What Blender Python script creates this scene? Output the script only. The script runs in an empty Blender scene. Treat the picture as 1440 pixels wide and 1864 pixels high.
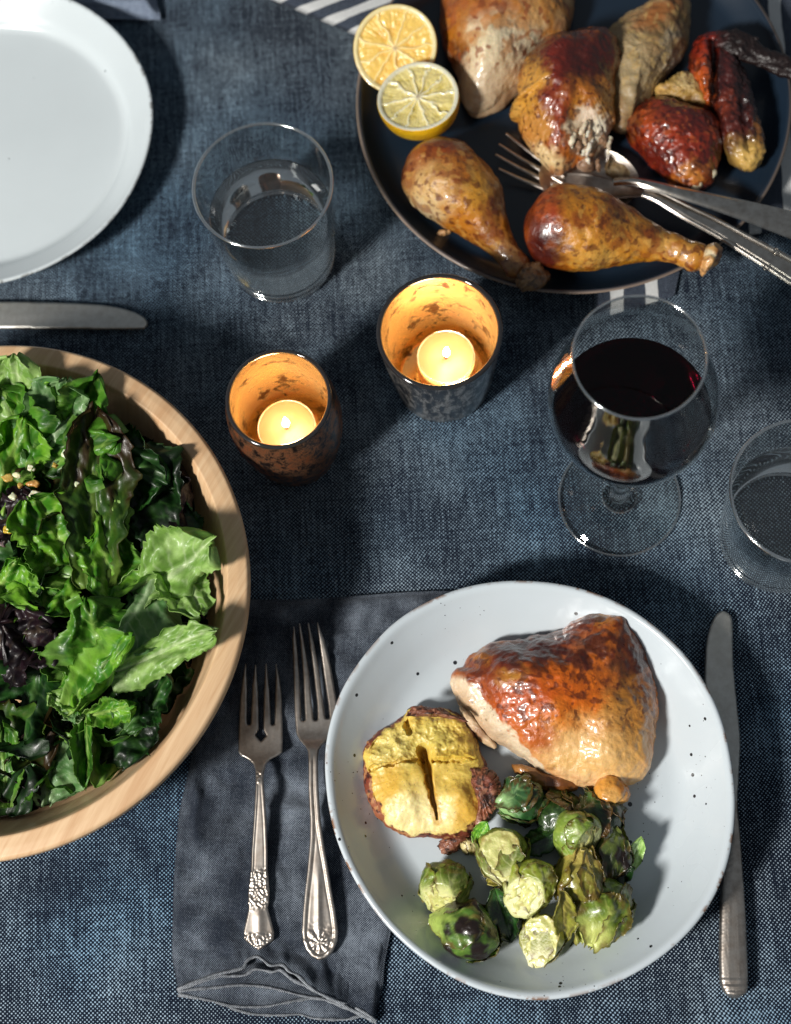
import bpy, math, random
import numpy as np
from mathutils import Matrix, Vector
from mathutils.geometry import delaunay_2d_cdt

# ------------------------------------------------------------------ camera
W0, H0, FPX = 1440.0, 1864.0, 2800.0
TILT = math.radians(17.5)
ROLL = math.atan2(170.0, FPX * math.tan(TILT))
CAM_H = 1.02
scene = bpy.context.scene
col = scene.collection

_f = np.array([0.0, math.sin(TILT), -math.cos(TILT)])
_r = np.array([1.0, 0.0, 0.0])
_u = np.array([0.0, math.cos(TILT), math.sin(TILT)])
_r2 = _r * math.cos(ROLL) - _u * math.sin(ROLL)
_u2 = _u * math.cos(ROLL) + _r * math.sin(ROLL)
_c, _s = math.cos(ROLL), math.sin(ROLL)          # yaw so that the picture's right is about +X
YAW = np.array([[_c, -_s, 0], [_s, _c, 0], [0, 0, 1.0]])
CF, CR, CU = YAW @ _f, YAW @ _r2, YAW @ _u2
CP = np.array([0.0, 0.0, CAM_H])

def P(px, py, z=0.0):
    """photo pixel -> point where its ray meets the level z"""
    px = np.asarray(px, float); py = np.asarray(py, float)
    d = (CF + np.multiply.outer((px - W0 / 2) / FPX, CR) - np.multiply.outer((py - H0 / 2) / FPX, CU))
    t = (np.asarray(z, float) - CAM_H) / d[..., 2]
    return CP + d * t[..., None]

def proj(p):
    q = np.asarray(p, float) - CP
    dep = q @ CF
    return W0 / 2 + FPX * (q @ CR) / dep, H0 / 2 - FPX * (q @ CU) / dep

def mpp(px, py, z=0.0):
    return float(np.linalg.norm(P(px + 5, py, z) - P(px - 5, py, z)) / 10)

cam_d = bpy.data.cameras.new('camera')
cam = bpy.data.objects.new('camera', cam_d)
col.objects.link(cam)
cam_d.sensor_fit = 'VERTICAL'
cam_d.sensor_height = 36.0
cam_d.lens = 36.0 * FPX / H0
cam_d.clip_start = 0.02
cam_d.clip_end = 50
m = np.eye(4); m[:3, 0] = CR; m[:3, 1] = CU; m[:3, 2] = -CF; m[:3, 3] = CP
cam.matrix_world = Matrix(m.tolist())
cam_d.dof.use_dof = True
cam_d.dof.focus_distance = float((P(960, 1440, 0.03) - CP) @ CF)
cam_d.dof.aperture_fstop = 4.5
scene.camera = cam

# ------------------------------------------------------------------ light
world = bpy.data.worlds.new('World'); scene.world = world; world.use_nodes = True
bg = world.node_tree.nodes['Background']
bg.inputs['Color'].default_value = (0.80, 0.90, 1.0, 1)
bg.inputs['Strength'].default_value = 0.15

C0 = P(720, 932)
_sd = P(720 + 76, 932 - 65) - C0
_sd /= np.linalg.norm(_sd)
ELEV = math.radians(42)
LD = 2.6
def area(name, pos, target, sx, sy, watts, color):
    l = bpy.data.lights.new(name, 'AREA'); l.shape = 'RECTANGLE'; l.size = sx; l.size_y = sy
    l.energy = watts; l.color = color
    o = bpy.data.objects.new(name, l); col.objects.link(o)
    o.location = Vector(pos.tolist())
    o.rotation_euler = Vector((target - pos).tolist()).to_track_quat('-Z', 'Y').to_euler()
    return o
lp = C0 - _sd * math.cos(ELEV) * LD + np.array([0, 0, math.sin(ELEV) * LD])
window = area('window_light', lp, C0, 0.32, 0.40, 96.0, (1.0, 0.965, 0.91))

vs = scene.view_settings
vs.view_transform = 'Standard'; vs.look = 'None'; vs.gamma = 1.0; vs.exposure = 0.0
vs.use_curve_mapping = False
scene.render.engine = 'CYCLES'
cy = scene.cycles
cy.use_denoising = True
cy.max_bounces = 14; cy.transparent_max_bounces = 24; cy.transmission_bounces = 12; cy.glossy_bounces = 5
cy.sample_clamp_indirect = 6.0
cy.caustics_refractive = True; cy.caustics_reflective = True
cy.blur_glossy = 0.6

# ------------------------------------------------------------------ numeric helpers
_rng = np.random.RandomState(7)
_PERM = _rng.permutation(256); _PERM = np.concatenate([_PERM, _PERM, _PERM])
_GR = _rng.normal(size=(256, 3)); _GR /= np.linalg.norm(_GR, axis=1)[:, None]

def perlin(p):
    p = np.asarray(p, float)
    i = np.floor(p).astype(int); f = p - i
    u = f * f * f * (f * (f * 6 - 15) + 10)
    i &= 255
    out = 0
    for dx in (0, 1):
        wx = u[..., 0] if dx else 1 - u[..., 0]
        for dy in (0, 1):
            wy = u[..., 1] if dy else 1 - u[..., 1]
            for dz in (0, 1):
                wz = u[..., 2] if dz else 1 - u[..., 2]
                h = _PERM[_PERM[_PERM[(i[..., 0] + dx) & 255] + ((i[..., 1] + dy) & 255)] + ((i[..., 2] + dz) & 255)]
                g = _GR[h]
                out = out + wx * wy * wz * (g[..., 0] * (f[..., 0] - dx) + g[..., 1] * (f[..., 1] - dy) + g[..., 2] * (f[..., 2] - dz))
    return out * 1.6

def fbm(p, oct=4, gain=0.5, lac=2.03):
    a, s, o = 1.0, 1.0, 0
    for k in range(oct):
        o = o + a * perlin(np.asarray(p) * s + 17.3 * k); a *= gain; s *= lac
    return o

def ridged(p, oct=3):
    a, s, o = 1.0, 1.0, 0
    for k in range(oct):
        o = o + a * (1 - np.abs(perlin(np.asarray(p) * s + 9.1 * k)) * 2); a *= 0.5; s *= 2.1
    return o / 1.75

def sstep(a, b, x):
    t = np.clip((x - a) / (b - a + 1e-12), 0, 1)
    return t * t * (3 - 2 * t)

def hexc(h):
    h = h.lstrip('#')
    c = np.array([int(h[i:i + 2], 16) / 255 for i in (0, 2, 4)])
    return np.where(c <= 0.04045, c / 12.92, ((c + 0.055) / 1.055) ** 2.4)

def catmull(pts, n, closed=False):
    pts = np.asarray(pts, float)
    N = len(pts)
    segs = N if closed else N - 1
    t = np.linspace(0, segs, n, endpoint=not closed)
    i = np.minimum(t.astype(int), segs - 1); f = (t - i)[:, None]
    def g(k):
        k = i + k
        return pts[k % N] if closed else pts[np.clip(k, 0, N - 1)]
    p0, p1, p2, p3 = g(-1), g(0), g(1), g(2)
    return 0.5 * (2 * p1 + (p2 - p0) * f + (2 * p0 - 5 * p1 + 4 * p2 - p3) * f ** 2 + (3 * p1 - p0 - 3 * p2 + p3) * f ** 3)

def resample(pts, n=None, step=None, closed=False):
    pts = np.asarray(pts, float)
    q = np.vstack([pts, pts[:1]]) if closed else pts
    d = np.concatenate([[0], np.cumsum(np.linalg.norm(np.diff(q, axis=0), axis=1))])
    if step: n = max(3, int(round(d[-1] / step)) + (0 if closed else 1))
    t = np.linspace(0, d[-1], n, endpoint=not closed)
    return np.stack([np.interp(t, d, q[:, k]) for k in range(q.shape[1])], 1)

def gridfaces(n, m, wu=False, wv=False):
    a = np.arange(n if wu else n - 1); b = np.arange(m if wv else m - 1)
    A, B = np.meshgrid(a, b, indexing='ij')
    A = A.ravel(); B = B.ravel(); A2 = (A + 1) % n; B2 = (B + 1) % m
    return np.stack([A * m + B, A2 * m + B, A2 * m + B2, A * m + B2], 1)

def gridnormals(G, wv=False):
    du = np.gradient(G, axis=0)
    dv = (np.roll(G, -1, 1) - np.roll(G, 1, 1)) / 2 if wv else np.gradient(G, axis=1)
    n = np.cross(du, dv)
    return n / (np.linalg.norm(n, axis=-1, keepdims=True) + 1e-12)

# ------------------------------------------------------------------ objects
BASE = {}
def newmesh(name, V, F, mat, cols=None, smooth=True):
    me = bpy.data.meshes.new(name)
    V = np.ascontiguousarray(V, dtype=np.float32).reshape(-1, 3)
    if isinstance(F, np.ndarray):
        k = F.shape[1]
        me.vertices.add(len(V)); me.vertices.foreach_set('co', V.ravel())
        me.loops.add(F.size); me.loops.foreach_set('vertex_index', F.astype(np.int32).ravel())
        me.polygons.add(len(F))
        me.polygons.foreach_set('loop_start', np.arange(0, F.size, k, dtype=np.int32))
        me.update(calc_edges=True); me.validate()
    else:
        me.from_pydata(V.tolist(), [], [list(map(int, f)) for f in F]); me.update()
    if smooth:
        me.polygons.foreach_set('use_smooth', np.ones(len(me.polygons), dtype=bool))
    if cols is not None:
        c = np.ones((len(V), 4), np.float32); c[:, :3] = np.clip(np.asarray(cols).reshape(-1, 3), 0, 1)
        at = me.color_attributes.new('Col', 'FLOAT_COLOR', 'POINT'); at.data.foreach_set('color', c.ravel())
    if mat: me.materials.append(mat)
    return me

def link(o, label=None, cat=None, group=None, kind=None):
    col.objects.link(o)
    if label: o['label'] = label
    if cat: o['category'] = cat
    if group: o['group'] = group
    if kind: o['kind'] = kind
    return o

def thing(name, label, cat, base, group=None):
    o = bpy.data.objects.new(name, None); o.empty_display_size = 0.01
    link(o, label, cat, group)
    o.location = Vector([float(x) for x in base]); BASE[o.name] = np.asarray(base, float)
    return o

def part(parent, name, V, F, mat, cols=None, smooth=True, label=None, kind=None):
    b = BASE[parent.name]
    o = bpy.data.objects.new(name, newmesh(name, np.asarray(V).reshape(-1, 3) - b, F, mat, cols, smooth))
    link(o, label, kind=kind); o.parent = parent; BASE[o.name] = b
    return o

def solo(name, label, cat, V, F, mat, cols=None, group=None, base=None, kind=None, smooth=True):
    V = np.asarray(V).reshape(-1, 3)
    if base is None: base = np.array([V[:, 0].mean(), V[:, 1].mean(), V[:, 2].min()])
    o = bpy.data.objects.new(name, newmesh(name, V - base, F, mat, cols, smooth))
    link(o, label, cat, group, kind); o.location = Vector([float(x) for x in base]); BASE[o.name] = base
    return o

# ------------------------------------------------------------------ materials
def nodes(name):
    m = bpy.data.materials.new(name); m.use_nodes = True
    nt = m.node_tree; b = nt.nodes['Principled BSDF']
    return m, nt, b

def N(nt, kind, **kw):
    n = nt.nodes.new(kind)
    for k, v in kw.items():
        if k in n.inputs: n.inputs[k].default_value = v
        else: setattr(n, k, v)
    return n

def mathn(nt, op, a, b=None, c=None):
    n = nt.nodes.new('ShaderNodeMath'); n.operation = op
    for i, x in enumerate((a, b, c)):
        if x is None: continue
        if isinstance(x, (int, float)): n.inputs[i].default_value = x
        else: nt.links.new(x, n.inputs[i])
    return n.outputs[0]

def mixc(nt, fac, a, b, blend='MIX'):
    n = nt.nodes.new('ShaderNodeMix'); n.data_type = 'RGBA'; n.blend_type = blend
    for i, x in ((0, fac), (6, a), (7, b)):
        if isinstance(x, (int, float)): n.inputs[i].default_value = x
        elif hasattr(x, 'links') or hasattr(x, 'is_linked'): nt.links.new(x, n.inputs[i])
        else: n.inputs[i].default_value = (*[float(v) for v in x], 1)
    return n.outputs[2]

def ramp(nt, x, stops):
    n = nt.nodes.new('ShaderNodeValToRGB'); e = n.color_ramp.elements
    while len(e) < len(stops): e.new(0.5)
    for k, (p, c) in enumerate(stops):
        e[k].position = p
        e[k].color = (c, c, c, 1) if isinstance(c, (int, float)) else (*[float(v) for v in c], 1)
    nt.links.new(x, n.inputs[0]); return n.outputs[0]

def coords(nt, scale=(1, 1, 1), rot=(0, 0, 0)):
    t = N(nt, 'ShaderNodeTexCoord'); mp = N(nt, 'ShaderNodeMapping')
    mp.inputs['Scale'].default_value = scale; mp.inputs['Rotation'].default_value = rot
    nt.links.new(t.outputs['Object'], mp.inputs[0]); return mp.outputs[0]

def noise(nt, vec, scale, detail=3, rough=0.5, dist=0.0):
    n = N(nt, 'ShaderNodeTexNoise', Scale=scale, Detail=detail, Roughness=rough, Distortion=dist)
    nt.links.new(vec, n.inputs['Vector']); return n.outputs['Fac']

def bump(nt, b, h, strength, dist):
    n = N(nt, 'ShaderNodeBump', Strength=strength, Distance=dist)
    nt.links.new(h, n.inputs['Height']); nt.links.new(n.outputs[0], b.inputs['Normal']); return n

def setp(b, **kw):
    for k, v in kw.items():
        k = k.replace('_', ' ')
        b.inputs[k].default_value = (*v, 1) if isinstance(v, (tuple, list, np.ndarray)) and len(v) == 3 and 'Radius' not in k else v

def food(name, rough=0.4, coat=0.0, coatr=0.15, sss=0.0, sssr=(0.006, 0.003, 0.0015), fine=900, fstr=0.25, fdist=0.0006, mott=0.25, rvar=0.15, transl=0.0):
    """vertex-coloured food: fine relief, mottled colour, oily gloss"""
    m, nt, b = nodes(name)
    at = N(nt, 'ShaderNodeAttribute', attribute_name='Col')
    v = coords(nt)
    n1 = noise(nt, v, fine, 4, 0.6); n2 = noise(nt, v, fine * 0.28, 3, 0.55)
    k = mathn(nt, 'MULTIPLY_ADD', n1, mott * 2, 1 - mott)
    c = N(nt, 'ShaderNodeVectorMath', operation='SCALE')
    nt.links.new(at.outputs['Color'], c.inputs[0]); nt.links.new(k, c.inputs['Scale'])
    nt.links.new(c.outputs[0], b.inputs['Base Color'])
    h = mathn(nt, 'ADD', n1, n2)
    bump(nt, b, h, fstr, fdist)
    r = mathn(nt, 'MULTIPLY_ADD', n2, rvar * 2, rough - rvar); nt.links.new(r, b.inputs['Roughness'])
    setp(b, Coat_Weight=coat, Coat_Roughness=coatr, Subsurface_Weight=sss, Subsurface_Scale=1.0)
    b.inputs['Subsurface Radius'].default_value = sssr
    if transl:
        out = nt.nodes['Material Output']
        tr = N(nt, 'ShaderNodeBsdfTranslucent'); nt.links.new(c.outputs[0], tr.inputs[0])
        mx = N(nt, 'ShaderNodeMixShader'); mx.inputs[0].default_value = transl
        nt.links.new(b.outputs[0], mx.inputs[1]); nt.links.new(tr.outputs[0], mx.inputs[2]); nt.links.new(mx.outputs[0], out.inputs[0])
    return m

def weave(name, dark, light, cell, cover=0.5, slub=0.5, rot=0.0, rough=0.9, tint=None, tintscale=9, bstr=0.5, fade_dapple=0.6):
    """plain woven cloth: dark warp and light weft crossing, uneven yarn"""
    m, nt, b = nodes(name)
    v = coords(nt, (1 / cell, 1 / cell, 1 / cell), (0, 0, rot))
    w = noise(nt, v, 0.03, 2, 0.4)
    sp = N(nt, 'ShaderNodeSeparateXYZ'); nt.links.new(v, sp.inputs[0])
    wob = mathn(nt, 'MULTIPLY_ADD', w, 5.0, -2.5)
    x = mathn(nt, 'ADD', sp.outputs[0], wob); y = mathn(nt, 'ADD', sp.outputs[1], mathn(nt, 'MULTIPLY', wob, -0.7))
    sx = mathn(nt, 'SINE', mathn(nt, 'MULTIPLY', x, math.pi)); sy = mathn(nt, 'SINE', mathn(nt, 'MULTIPLY', y, math.pi))
    pr = mathn(nt, 'MULTIPLY', sx, sy)                       # + where the weft lies on top
    # yarn by yarn differences
    mv = N(nt, 'ShaderNodeMapping'); mv.inputs['Scale'].default_value = (0.9, 0.035, 0.05); nt.links.new(v, mv.inputs[0])
    mh = N(nt, 'ShaderNodeMapping'); mh.inputs['Scale'].default_value = (0.035, 0.9, 0.05); nt.links.new(v, mh.inputs[0])
    nv = noise(nt, mv.outputs[0], 1.0, 3, 0.65); nh = noise(nt, mh.outputs[0], 1.0, 2, 0.6)
    pt = noise(nt, v, 0.5, 2, 0.6)
    s = mathn(nt, 'ADD', mathn(nt, 'MULTIPLY_ADD', nv, slub * 2.2, -slub * 1.1), mathn(nt, 'MULTIPLY_ADD', nh, slub * 1.2, -slub * 0.6))
    s = mathn(nt, 'ADD', s, mathn(nt, 'MULTIPLY_ADD', pt, 0.8, -0.4))
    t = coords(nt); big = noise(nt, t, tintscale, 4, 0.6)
    s = mathn(nt, 'ADD', s, mathn(nt, 'MULTIPLY_ADD', big, fade_dapple * 2, -fade_dapple))
    f = mathn(nt, 'ADD', mathn(nt, 'MULTIPLY', pr, 0.75), mathn(nt, 'ADD', s, cover - 0.5))
    fac = ramp(nt, mathn(nt, 'MULTIPLY_ADD', f, 0.5, 0.5), [(0.40, 0.0), (0.66, 1.0)])
    c = mixc(nt, fac, dark, light)
    if tint is not None:
        big2 = noise(nt, t, tintscale * 0.45, 3, 0.5)
        c = mixc(nt, ramp(nt, big2, [(0.4, 0.0), (0.62, 0.8)]), c, tint, 'MULTIPLY')
    nt.links.new(c, b.inputs['Base Color'])
    bump(nt, b, mathn(nt, 'ADD', pr, pt), bstr, cell * 0.35)
    setp(b, Roughness=rough, Specular_IOR_Level=0.15, Sheen_Weight=0.12, Sheen_Roughness=0.5)
    return m

def metal(name, base, rough, scratch=0.12, tarnish=None):
    m, nt, b = nodes(name)
    v = coords(nt)
    n1 = noise(nt, v, 160, 5, 0.65); n2 = noise(nt, coords(nt, (900, 60, 60)), 1.0, 3, 0.6)
    setp(b, Metallic=1.0)
    c = mixc(nt, ramp(nt, n1, [(0.38, 0.0), (0.7, 1.0)]), base, tarnish if tarnish is not None else np.asarray(base) * 0.72)
    nt.links.new(c, b.inputs['Base Color'])
    nt.links.new(mathn(nt, 'ADD', mathn(nt, 'MULTIPLY', n1, scratch), mathn(nt, 'MULTIPLY_ADD', n2, scratch, rough - scratch)), b.inputs['Roughness'])
    bump(nt, b, mathn(nt, 'ADD', n1, n2), 0.10, 0.0003)
    return m

def glaze(name, base, speck, rough=0.22, dens=75, size=0.10, edge=None, cloud=0.06, coat=0.4):
    """stoneware glaze with iron specks; vertex colour's red channel marks bare clay on the lip"""
    m, nt, b = nodes(name)
    v = coords(nt)
    vo = N(nt, 'ShaderNodeTexVoronoi', Scale=dens); nt.links.new(v, vo.inputs['Vector'])
    rnd = N(nt, 'ShaderNodeSeparateColor'); nt.links.new(vo.outputs['Color'], rnd.inputs[0])
    lim = mathn(nt, 'MULTIPLY', mathn(nt, 'POWER', rnd.outputs[0], 3.5), size * 2)
    sp1 = mathn(nt, 'LESS_THAN', vo.outputs['Distance'], lim)
    vo2 = N(nt, 'ShaderNodeTexVoronoi', Scale=dens * 3.1); nt.links.new(v, vo2.inputs['Vector'])
    rn2 = N(nt, 'ShaderNodeSeparateColor'); nt.links.new(vo2.outputs['Color'], rn2.inputs[0])
    gate = noise(nt, v, 22, 2, 0.5)
    sp2 = mathn(nt, 'LESS_THAN', vo2.outputs['Distance'], mathn(nt, 'MULTIPLY', mathn(nt, 'POWER', rn2.outputs[0], 3.0), mathn(nt, 'MULTIPLY', ramp(nt, gate, [(0.48, 0.0), (0.62, 1.0)]), size * 2.0)))
    sp = mathn(nt, 'MAXIMUM', sp1, sp2)
    cl = noise(nt, v, 14, 3, 0.5)
    base = np.asarray(base)
    c = mixc(nt, cl, base * (1 - cloud), np.minimum(base * (1 + cloud), 1))
    c = mixc(nt, sp, c, speck)
    if edge is not None:
        at = N(nt, 'ShaderNodeAttribute', attribute_name='Col')
        sc = N(nt, 'ShaderNodeSeparateColor'); nt.links.new(at.outputs['Color'], sc.inputs[0])
        en = noise(nt, v, 60, 4, 0.7)
        ef = mathn(nt, 'MULTIPLY', sc.outputs[0], ramp(nt, en, [(0.5, 0.0), (0.56, 1.0)]))
        ef = mathn(nt, 'MAXIMUM', ef, sc.outputs[1])
        c = mixc(nt, ef, c, edge)
    nt.links.new(c, b.inputs['Base Color'])
    nt.links.new(mathn(nt, 'MULTIPLY_ADD', cl, 0.16, rough - 0.08), b.inputs['Roughness'])
    bump(nt, b, noise(nt, v, 120, 2, 0.5), 0.05, 0.0015)
    setp(b, Coat_Weight=coat, Coat_Roughness=0.08)
    return m

def thin_glass(name, tint=(0.97, 0.985, 0.98), f0=0.045, gain=1.0, rough=0.015):
    m, nt, b = nodes(name); nt.nodes.remove(b); out = nt.nodes['Material Output']
    lw = N(nt, 'ShaderNodeLayerWeight', Blend=0.5)
    f = mathn(nt, 'POWER', lw.outputs['Facing'], 5.0)
    f = mathn(nt, 'MINIMUM', mathn(nt, 'MULTIPLY_ADD', f, (0.95 - f0) * gain, f0), 1.0)
    tr = N(nt, 'ShaderNodeBsdfTransparent'); tr.inputs[0].default_value = (*tint, 1)
    gl = N(nt, 'ShaderNodeBsdfGlossy', Roughness=rough); gl.inputs[0].default_value = (1, 1, 1, 1)
    mx = N(nt, 'ShaderNodeMixShader'); nt.links.new(f, mx.inputs[0]); nt.links.new(tr.outputs[0], mx.inputs[1]); nt.links.new(gl.outputs[0], mx.inputs[2])
    nt.links.new(mx.outputs[0], out.inputs[0]); return m

def liquid(name, color, ior):
    m, nt, b = nodes(name)
    setp(b, Base_Color=color, Transmission_Weight=1.0, IOR=ior, Roughness=0.0)
    return m

def wood(name, c1, c2, c3, rough=0.45):
    m, nt, b = nodes(name)
    v = coords(nt, (1, 1, 1), (0, 0, math.radians(28)))
    mp = N(nt, 'ShaderNodeMapping'); mp.inputs['Scale'].default_value = (260, 14, 30); nt.links.new(v, mp.inputs[0])
    g = noise(nt, mp.outputs[0], 1.0, 5, 0.65, 0.6)
    mp2 = N(nt, 'ShaderNodeMapping'); mp2.inputs['Scale'].default_value = (45, 4, 8); nt.links.new(v, mp2.inputs[0])
    g2 = noise(nt, mp2.outputs[0], 1.0, 3, 0.5, 0.8)
    c = mixc(nt, ramp(nt, g, [(0.32, 0.0), (0.68, 1.0)]), c1, c2)
    c = mixc(nt, ramp(nt, g2, [(0.5, 0.0), (0.75, 0.55)]), c, c3)
    nt.links.new(c, b.inputs['Base Color']); setp(b, Roughness=rough, Coat_Weight=0.08, Coat_Roughness=0.3)
    bump(nt, b, g, 0.18, 0.0006); return m

def plain(name, color, rough=0.5, **kw):
    m, nt, b = nodes(name); setp(b, Base_Color=tuple(color), Roughness=rough, **kw)
    v = coords(nt); bump(nt, b, noise(nt, v, 300, 3, 0.6), 0.15, 0.0004); return m
# ------------------------------------------------------------------ generic shapes
def circle_fit(px, z):
    q = P([a for a, b in px], [b for a, b in px], z)[:, :2]
    A = np.c_[2 * q, np.ones(len(q))]; s = np.linalg.lstsq(A, (q ** 2).sum(1), rcond=None)[0]
    return s[:2], math.sqrt(s[2] + s[0] ** 2 + s[1] ** 2)

def lathe(prof, n=128, center=(0, 0), rfun=None, zfun=None, steps=None):
    """prof rows (r, z) in metres from the axis; rfun(theta, r) scales"""
    prof = np.asarray(prof, float)
    if steps: prof = resample(catmull(prof, len(prof) * 12), n=steps)
    th = np.linspace(0, 2 * np.pi, n, endpoint=False)
    R, T = np.meshgrid(np.maximum(prof[:, 0], 1e-5), th, indexing='ij')
    Z = np.repeat(prof[:, 1][:, None], n, 1)
    if rfun is not None: R = R * rfun(T, R)
    if zfun is not None: Z = Z + zfun(T, R)
    V = np.stack([center[0] + R * np.cos(T), center[1] + R * np.sin(T), Z], -1)
    return V, gridfaces(len(prof), n, wv=True)[:, ::-1].copy()

def sheet(G, thick):
    """closed thin slab from a grid of points; returns verts and quads"""
    n, m = G.shape[:2]
    nr = gridnormals(G)
    V = np.concatenate([(G + nr * thick / 2).reshape(-1, 3), (G - nr * thick / 2).reshape(-1, 3)])
    f = gridfaces(n, m); k = n * m
    b = np.concatenate([np.arange(m), np.arange(1, n) * m + m - 1, np.arange(m - 2, -1, -1) + (n - 1) * m, np.arange(n - 2, 0, -1) * m])
    b2 = np.roll(b, -1)
    side = np.stack([b, b2, b2 + k, b + k], 1)
    return V, np.concatenate([f, f[:, ::-1] + k, side[:, ::-1]])

def tube(path, rad, n=10, flat=1.0):
    path = np.asarray(path, float); rad = np.broadcast_to(np.asarray(rad, float), (len(path),))
    t = np.gradient(path, axis=0); t /= np.linalg.norm(t, axis=1, keepdims=True) + 1e-12
    up = np.array([0, 0, 1.0]); s = np.cross(t, up)
    bad = np.linalg.norm(s, axis=1) < 1e-3; s[bad] = (1, 0, 0)
    s /= np.linalg.norm(s, axis=1, keepdims=True); u = np.cross(s, t)
    th = np.linspace(0, 2 * np.pi, n, endpoint=False)
    G = path[:, None] + rad[:, None, None] * (np.cos(th)[None, :, None] * s[:, None] + flat * np.sin(th)[None, :, None] * u[:, None])
    V = np.concatenate([G.reshape(-1, 3), path[:1], path[-1:]])
    L = len(path); F = gridfaces(L, n, wv=True)
    a = np.arange(n); b = (a + 1) % n
    caps = [[L * n, j, i] for i, j in zip(a, b)] + [[L * n + 1, (L - 1) * n + i, (L - 1) * n + j] for i, j in zip(a, b)]
    return V, [f.tolist() for f in F] + caps

def pxline(pts, z):
    pts = np.asarray(pts, float)
    return P(pts[:, 0], pts[:, 1], z)

# ------------------------------------------------------------------ tablecloth
M_denim = weave('denim', (0.0020, 0.0065, 0.018), (0.43, 0.54, 0.63), 0.00132, cover=0.12, slub=0.46, rot=math.radians(-4), tint=(0.50, 0.76, 0.95), tintscale=10, bstr=0.6, fade_dapple=0.62)
def cloth_z(x, y):
    p = np.stack([x, y, np.zeros_like(x)], -1)
    q = p + 0.03 * np.stack([perlin(p * 7), perlin(p * 7 + 5), 0 * x], -1)
    a = fbm(p * 8, 3) * 0.0014 + ridged(q * np.array([9.0, 6, 1]), 3) * 0.0020 + ridged(q * np.array([26.0, 15, 1]) + 3, 2) * 0.00055 * sstep(-0.2, 0.4, perlin(p * 5 + 2))
    return np.minimum(a - 0.0030, -0.0001)
gx = np.linspace(-0.62, 0.62, 500); gy = np.linspace(-0.45, 0.98, 580)
X, Y = np.meshgrid(gx, gy, indexing='ij')
Zc = cloth_z(X, Y)
V = np.stack([X, Y, Zc], -1)
o = solo('tablecloth', 'dark blue denim-like tablecloth under the whole meal', 'tablecloth', V, gridfaces(500, 580), M_denim, base=np.zeros(3), kind='structure')

# ------------------------------------------------------------------ grey linen napkin under the forks
M_linen = weave('grey_linen', (0.010, 0.015, 0.026), (0.22, 0.255, 0.305), 0.0007, cover=0.27, slub=0.25, rot=math.radians(5), tint=None, tintscale=24, bstr=0.5, fade_dapple=1.3)  # broad patches put dappled light and fold shade into the linen colour
M_hem = weave('frayed_hem', (0.035, 0.04, 0.05), (0.42, 0.45, 0.49), 0.0006, cover=0.55, slub=0.5, bstr=0.8, fade_dapple=0.9)
def c8(pts): return [(300 + a / 3.2727, 1660 + b / 3.2727) for a, b in pts]
hem1 = c8([(78, 460), (200, 410), (300, 375), (400, 352), (470, 330), (490, 292), (545, 265), (590, 290), (630, 320), (700, 315), (740, 355), (800, 385), (880, 460), (1000, 520), (1100, 555), (1190, 600), (1256, 645)])
hem2 = c8([(82, 466), (300, 390), (400, 382), (480, 375), (540, 341), (640, 357), (690, 347), (760, 402), (840, 440), (900, 478), (1000, 524), (1250, 648)])
hem3 = c8([(84, 474), (200, 458), (300, 450), (450, 436), (620, 450), (820, 500), (980, 532), (1250, 650)])
hem4 = c8([(84, 490), (240, 520), (400, 560), (580, 565), (700, 545), (820, 522), (980, 514), (1080, 560), (1245, 652)])
hem5 = c8([(80, 496), (200, 515), (340, 545), (420, 580), (540, 610), (700, 615), (800, 610), (900, 635), (1080, 640), (1170, 622), (1258, 660)])
napkin = thing('linen_napkin', 'crumpled dark grey folded linen napkin under the two forks, open folds at its end', 'napkin', P(520, 1400, 0))
def napkin_layer(name, hem, z0, arch, top_y, wr, ny=110, nx=90, seed=0, sag=0.0):
    hem = catmull(hem, nx * 4); hem = resample(hem, n=nx)
    s = np.linspace(0, 1, nx)
    def lx(y): return np.interp(y, [1075, 1345, 1482, 1600, 1747, 1812], [388, 357, 326, 317, 313, 323])
    def rx(y): return np.interp(y, [1075, 1400, 1747, 1800, 1862], [835, 762, 702, 698, 685])
    G = np.zeros((ny, nx, 3)); t = np.linspace(0, 1, ny)
    topy = top_y + 6 * np.sin(s * 5) - 6 * s
    for i, tt in enumerate(t):
        y = topy * (1 - tt) + hem[:, 1] * tt
        xl, xr = lx(y), rx(y)
        x = (xl + (xr - xl) * s) * (1 - tt ** 6) + hem[:, 0] * tt ** 6
        w = P(x, y, 0.004)
        p = w * np.array([1, 1, 0]) + seed
        wz = (ridged(p * 16 + 0.5 * perlin(p * 22)[:, None], 3) - 0.45) * wr + fbm(p * 45, 3) * wr * 0.35
        edge = np.minimum(s, 1 - s)
        roll = np.sqrt(np.clip(1 - (1 - np.clip(edge / 0.035, 0, 1)) ** 2, 0, 1))
        topr = np.sqrt(np.clip(1 - (1 - np.clip(tt / 0.03, 0, 1)) ** 2, 0, 1))
        a = arch * np.sin(np.pi * np.clip(s, 0, 1)) ** 1.3 * sstep(0.93, 1.0, tt)
        wz = np.minimum(wz, 0.0024 - 0.0 * wz)
        z = 0.0012 + (z0 - 0.0012 + np.maximum(wz, -z0 * 0.55)) * roll * topr + a - sag * sstep(0.93, 1, tt)
        w = P(x, y, z)
        G[i] = w
    V, F = sheet(G, 0.0007)
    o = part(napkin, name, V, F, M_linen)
    hp = G[-1].copy(); hp[:, 2] += 0.0001
    V, F = tube(hp, 0.0009 * (1 + 0.6 * fbm(hp * 160, 3)), 8)
    part(o, 'hem', V, F, M_hem)
    return o
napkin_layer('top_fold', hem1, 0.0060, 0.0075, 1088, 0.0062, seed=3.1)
napkin_layer('inner_fold', hem2, 0.0042, 0.0060, 1560, 0.0012, ny=50, seed=5.0)
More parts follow.
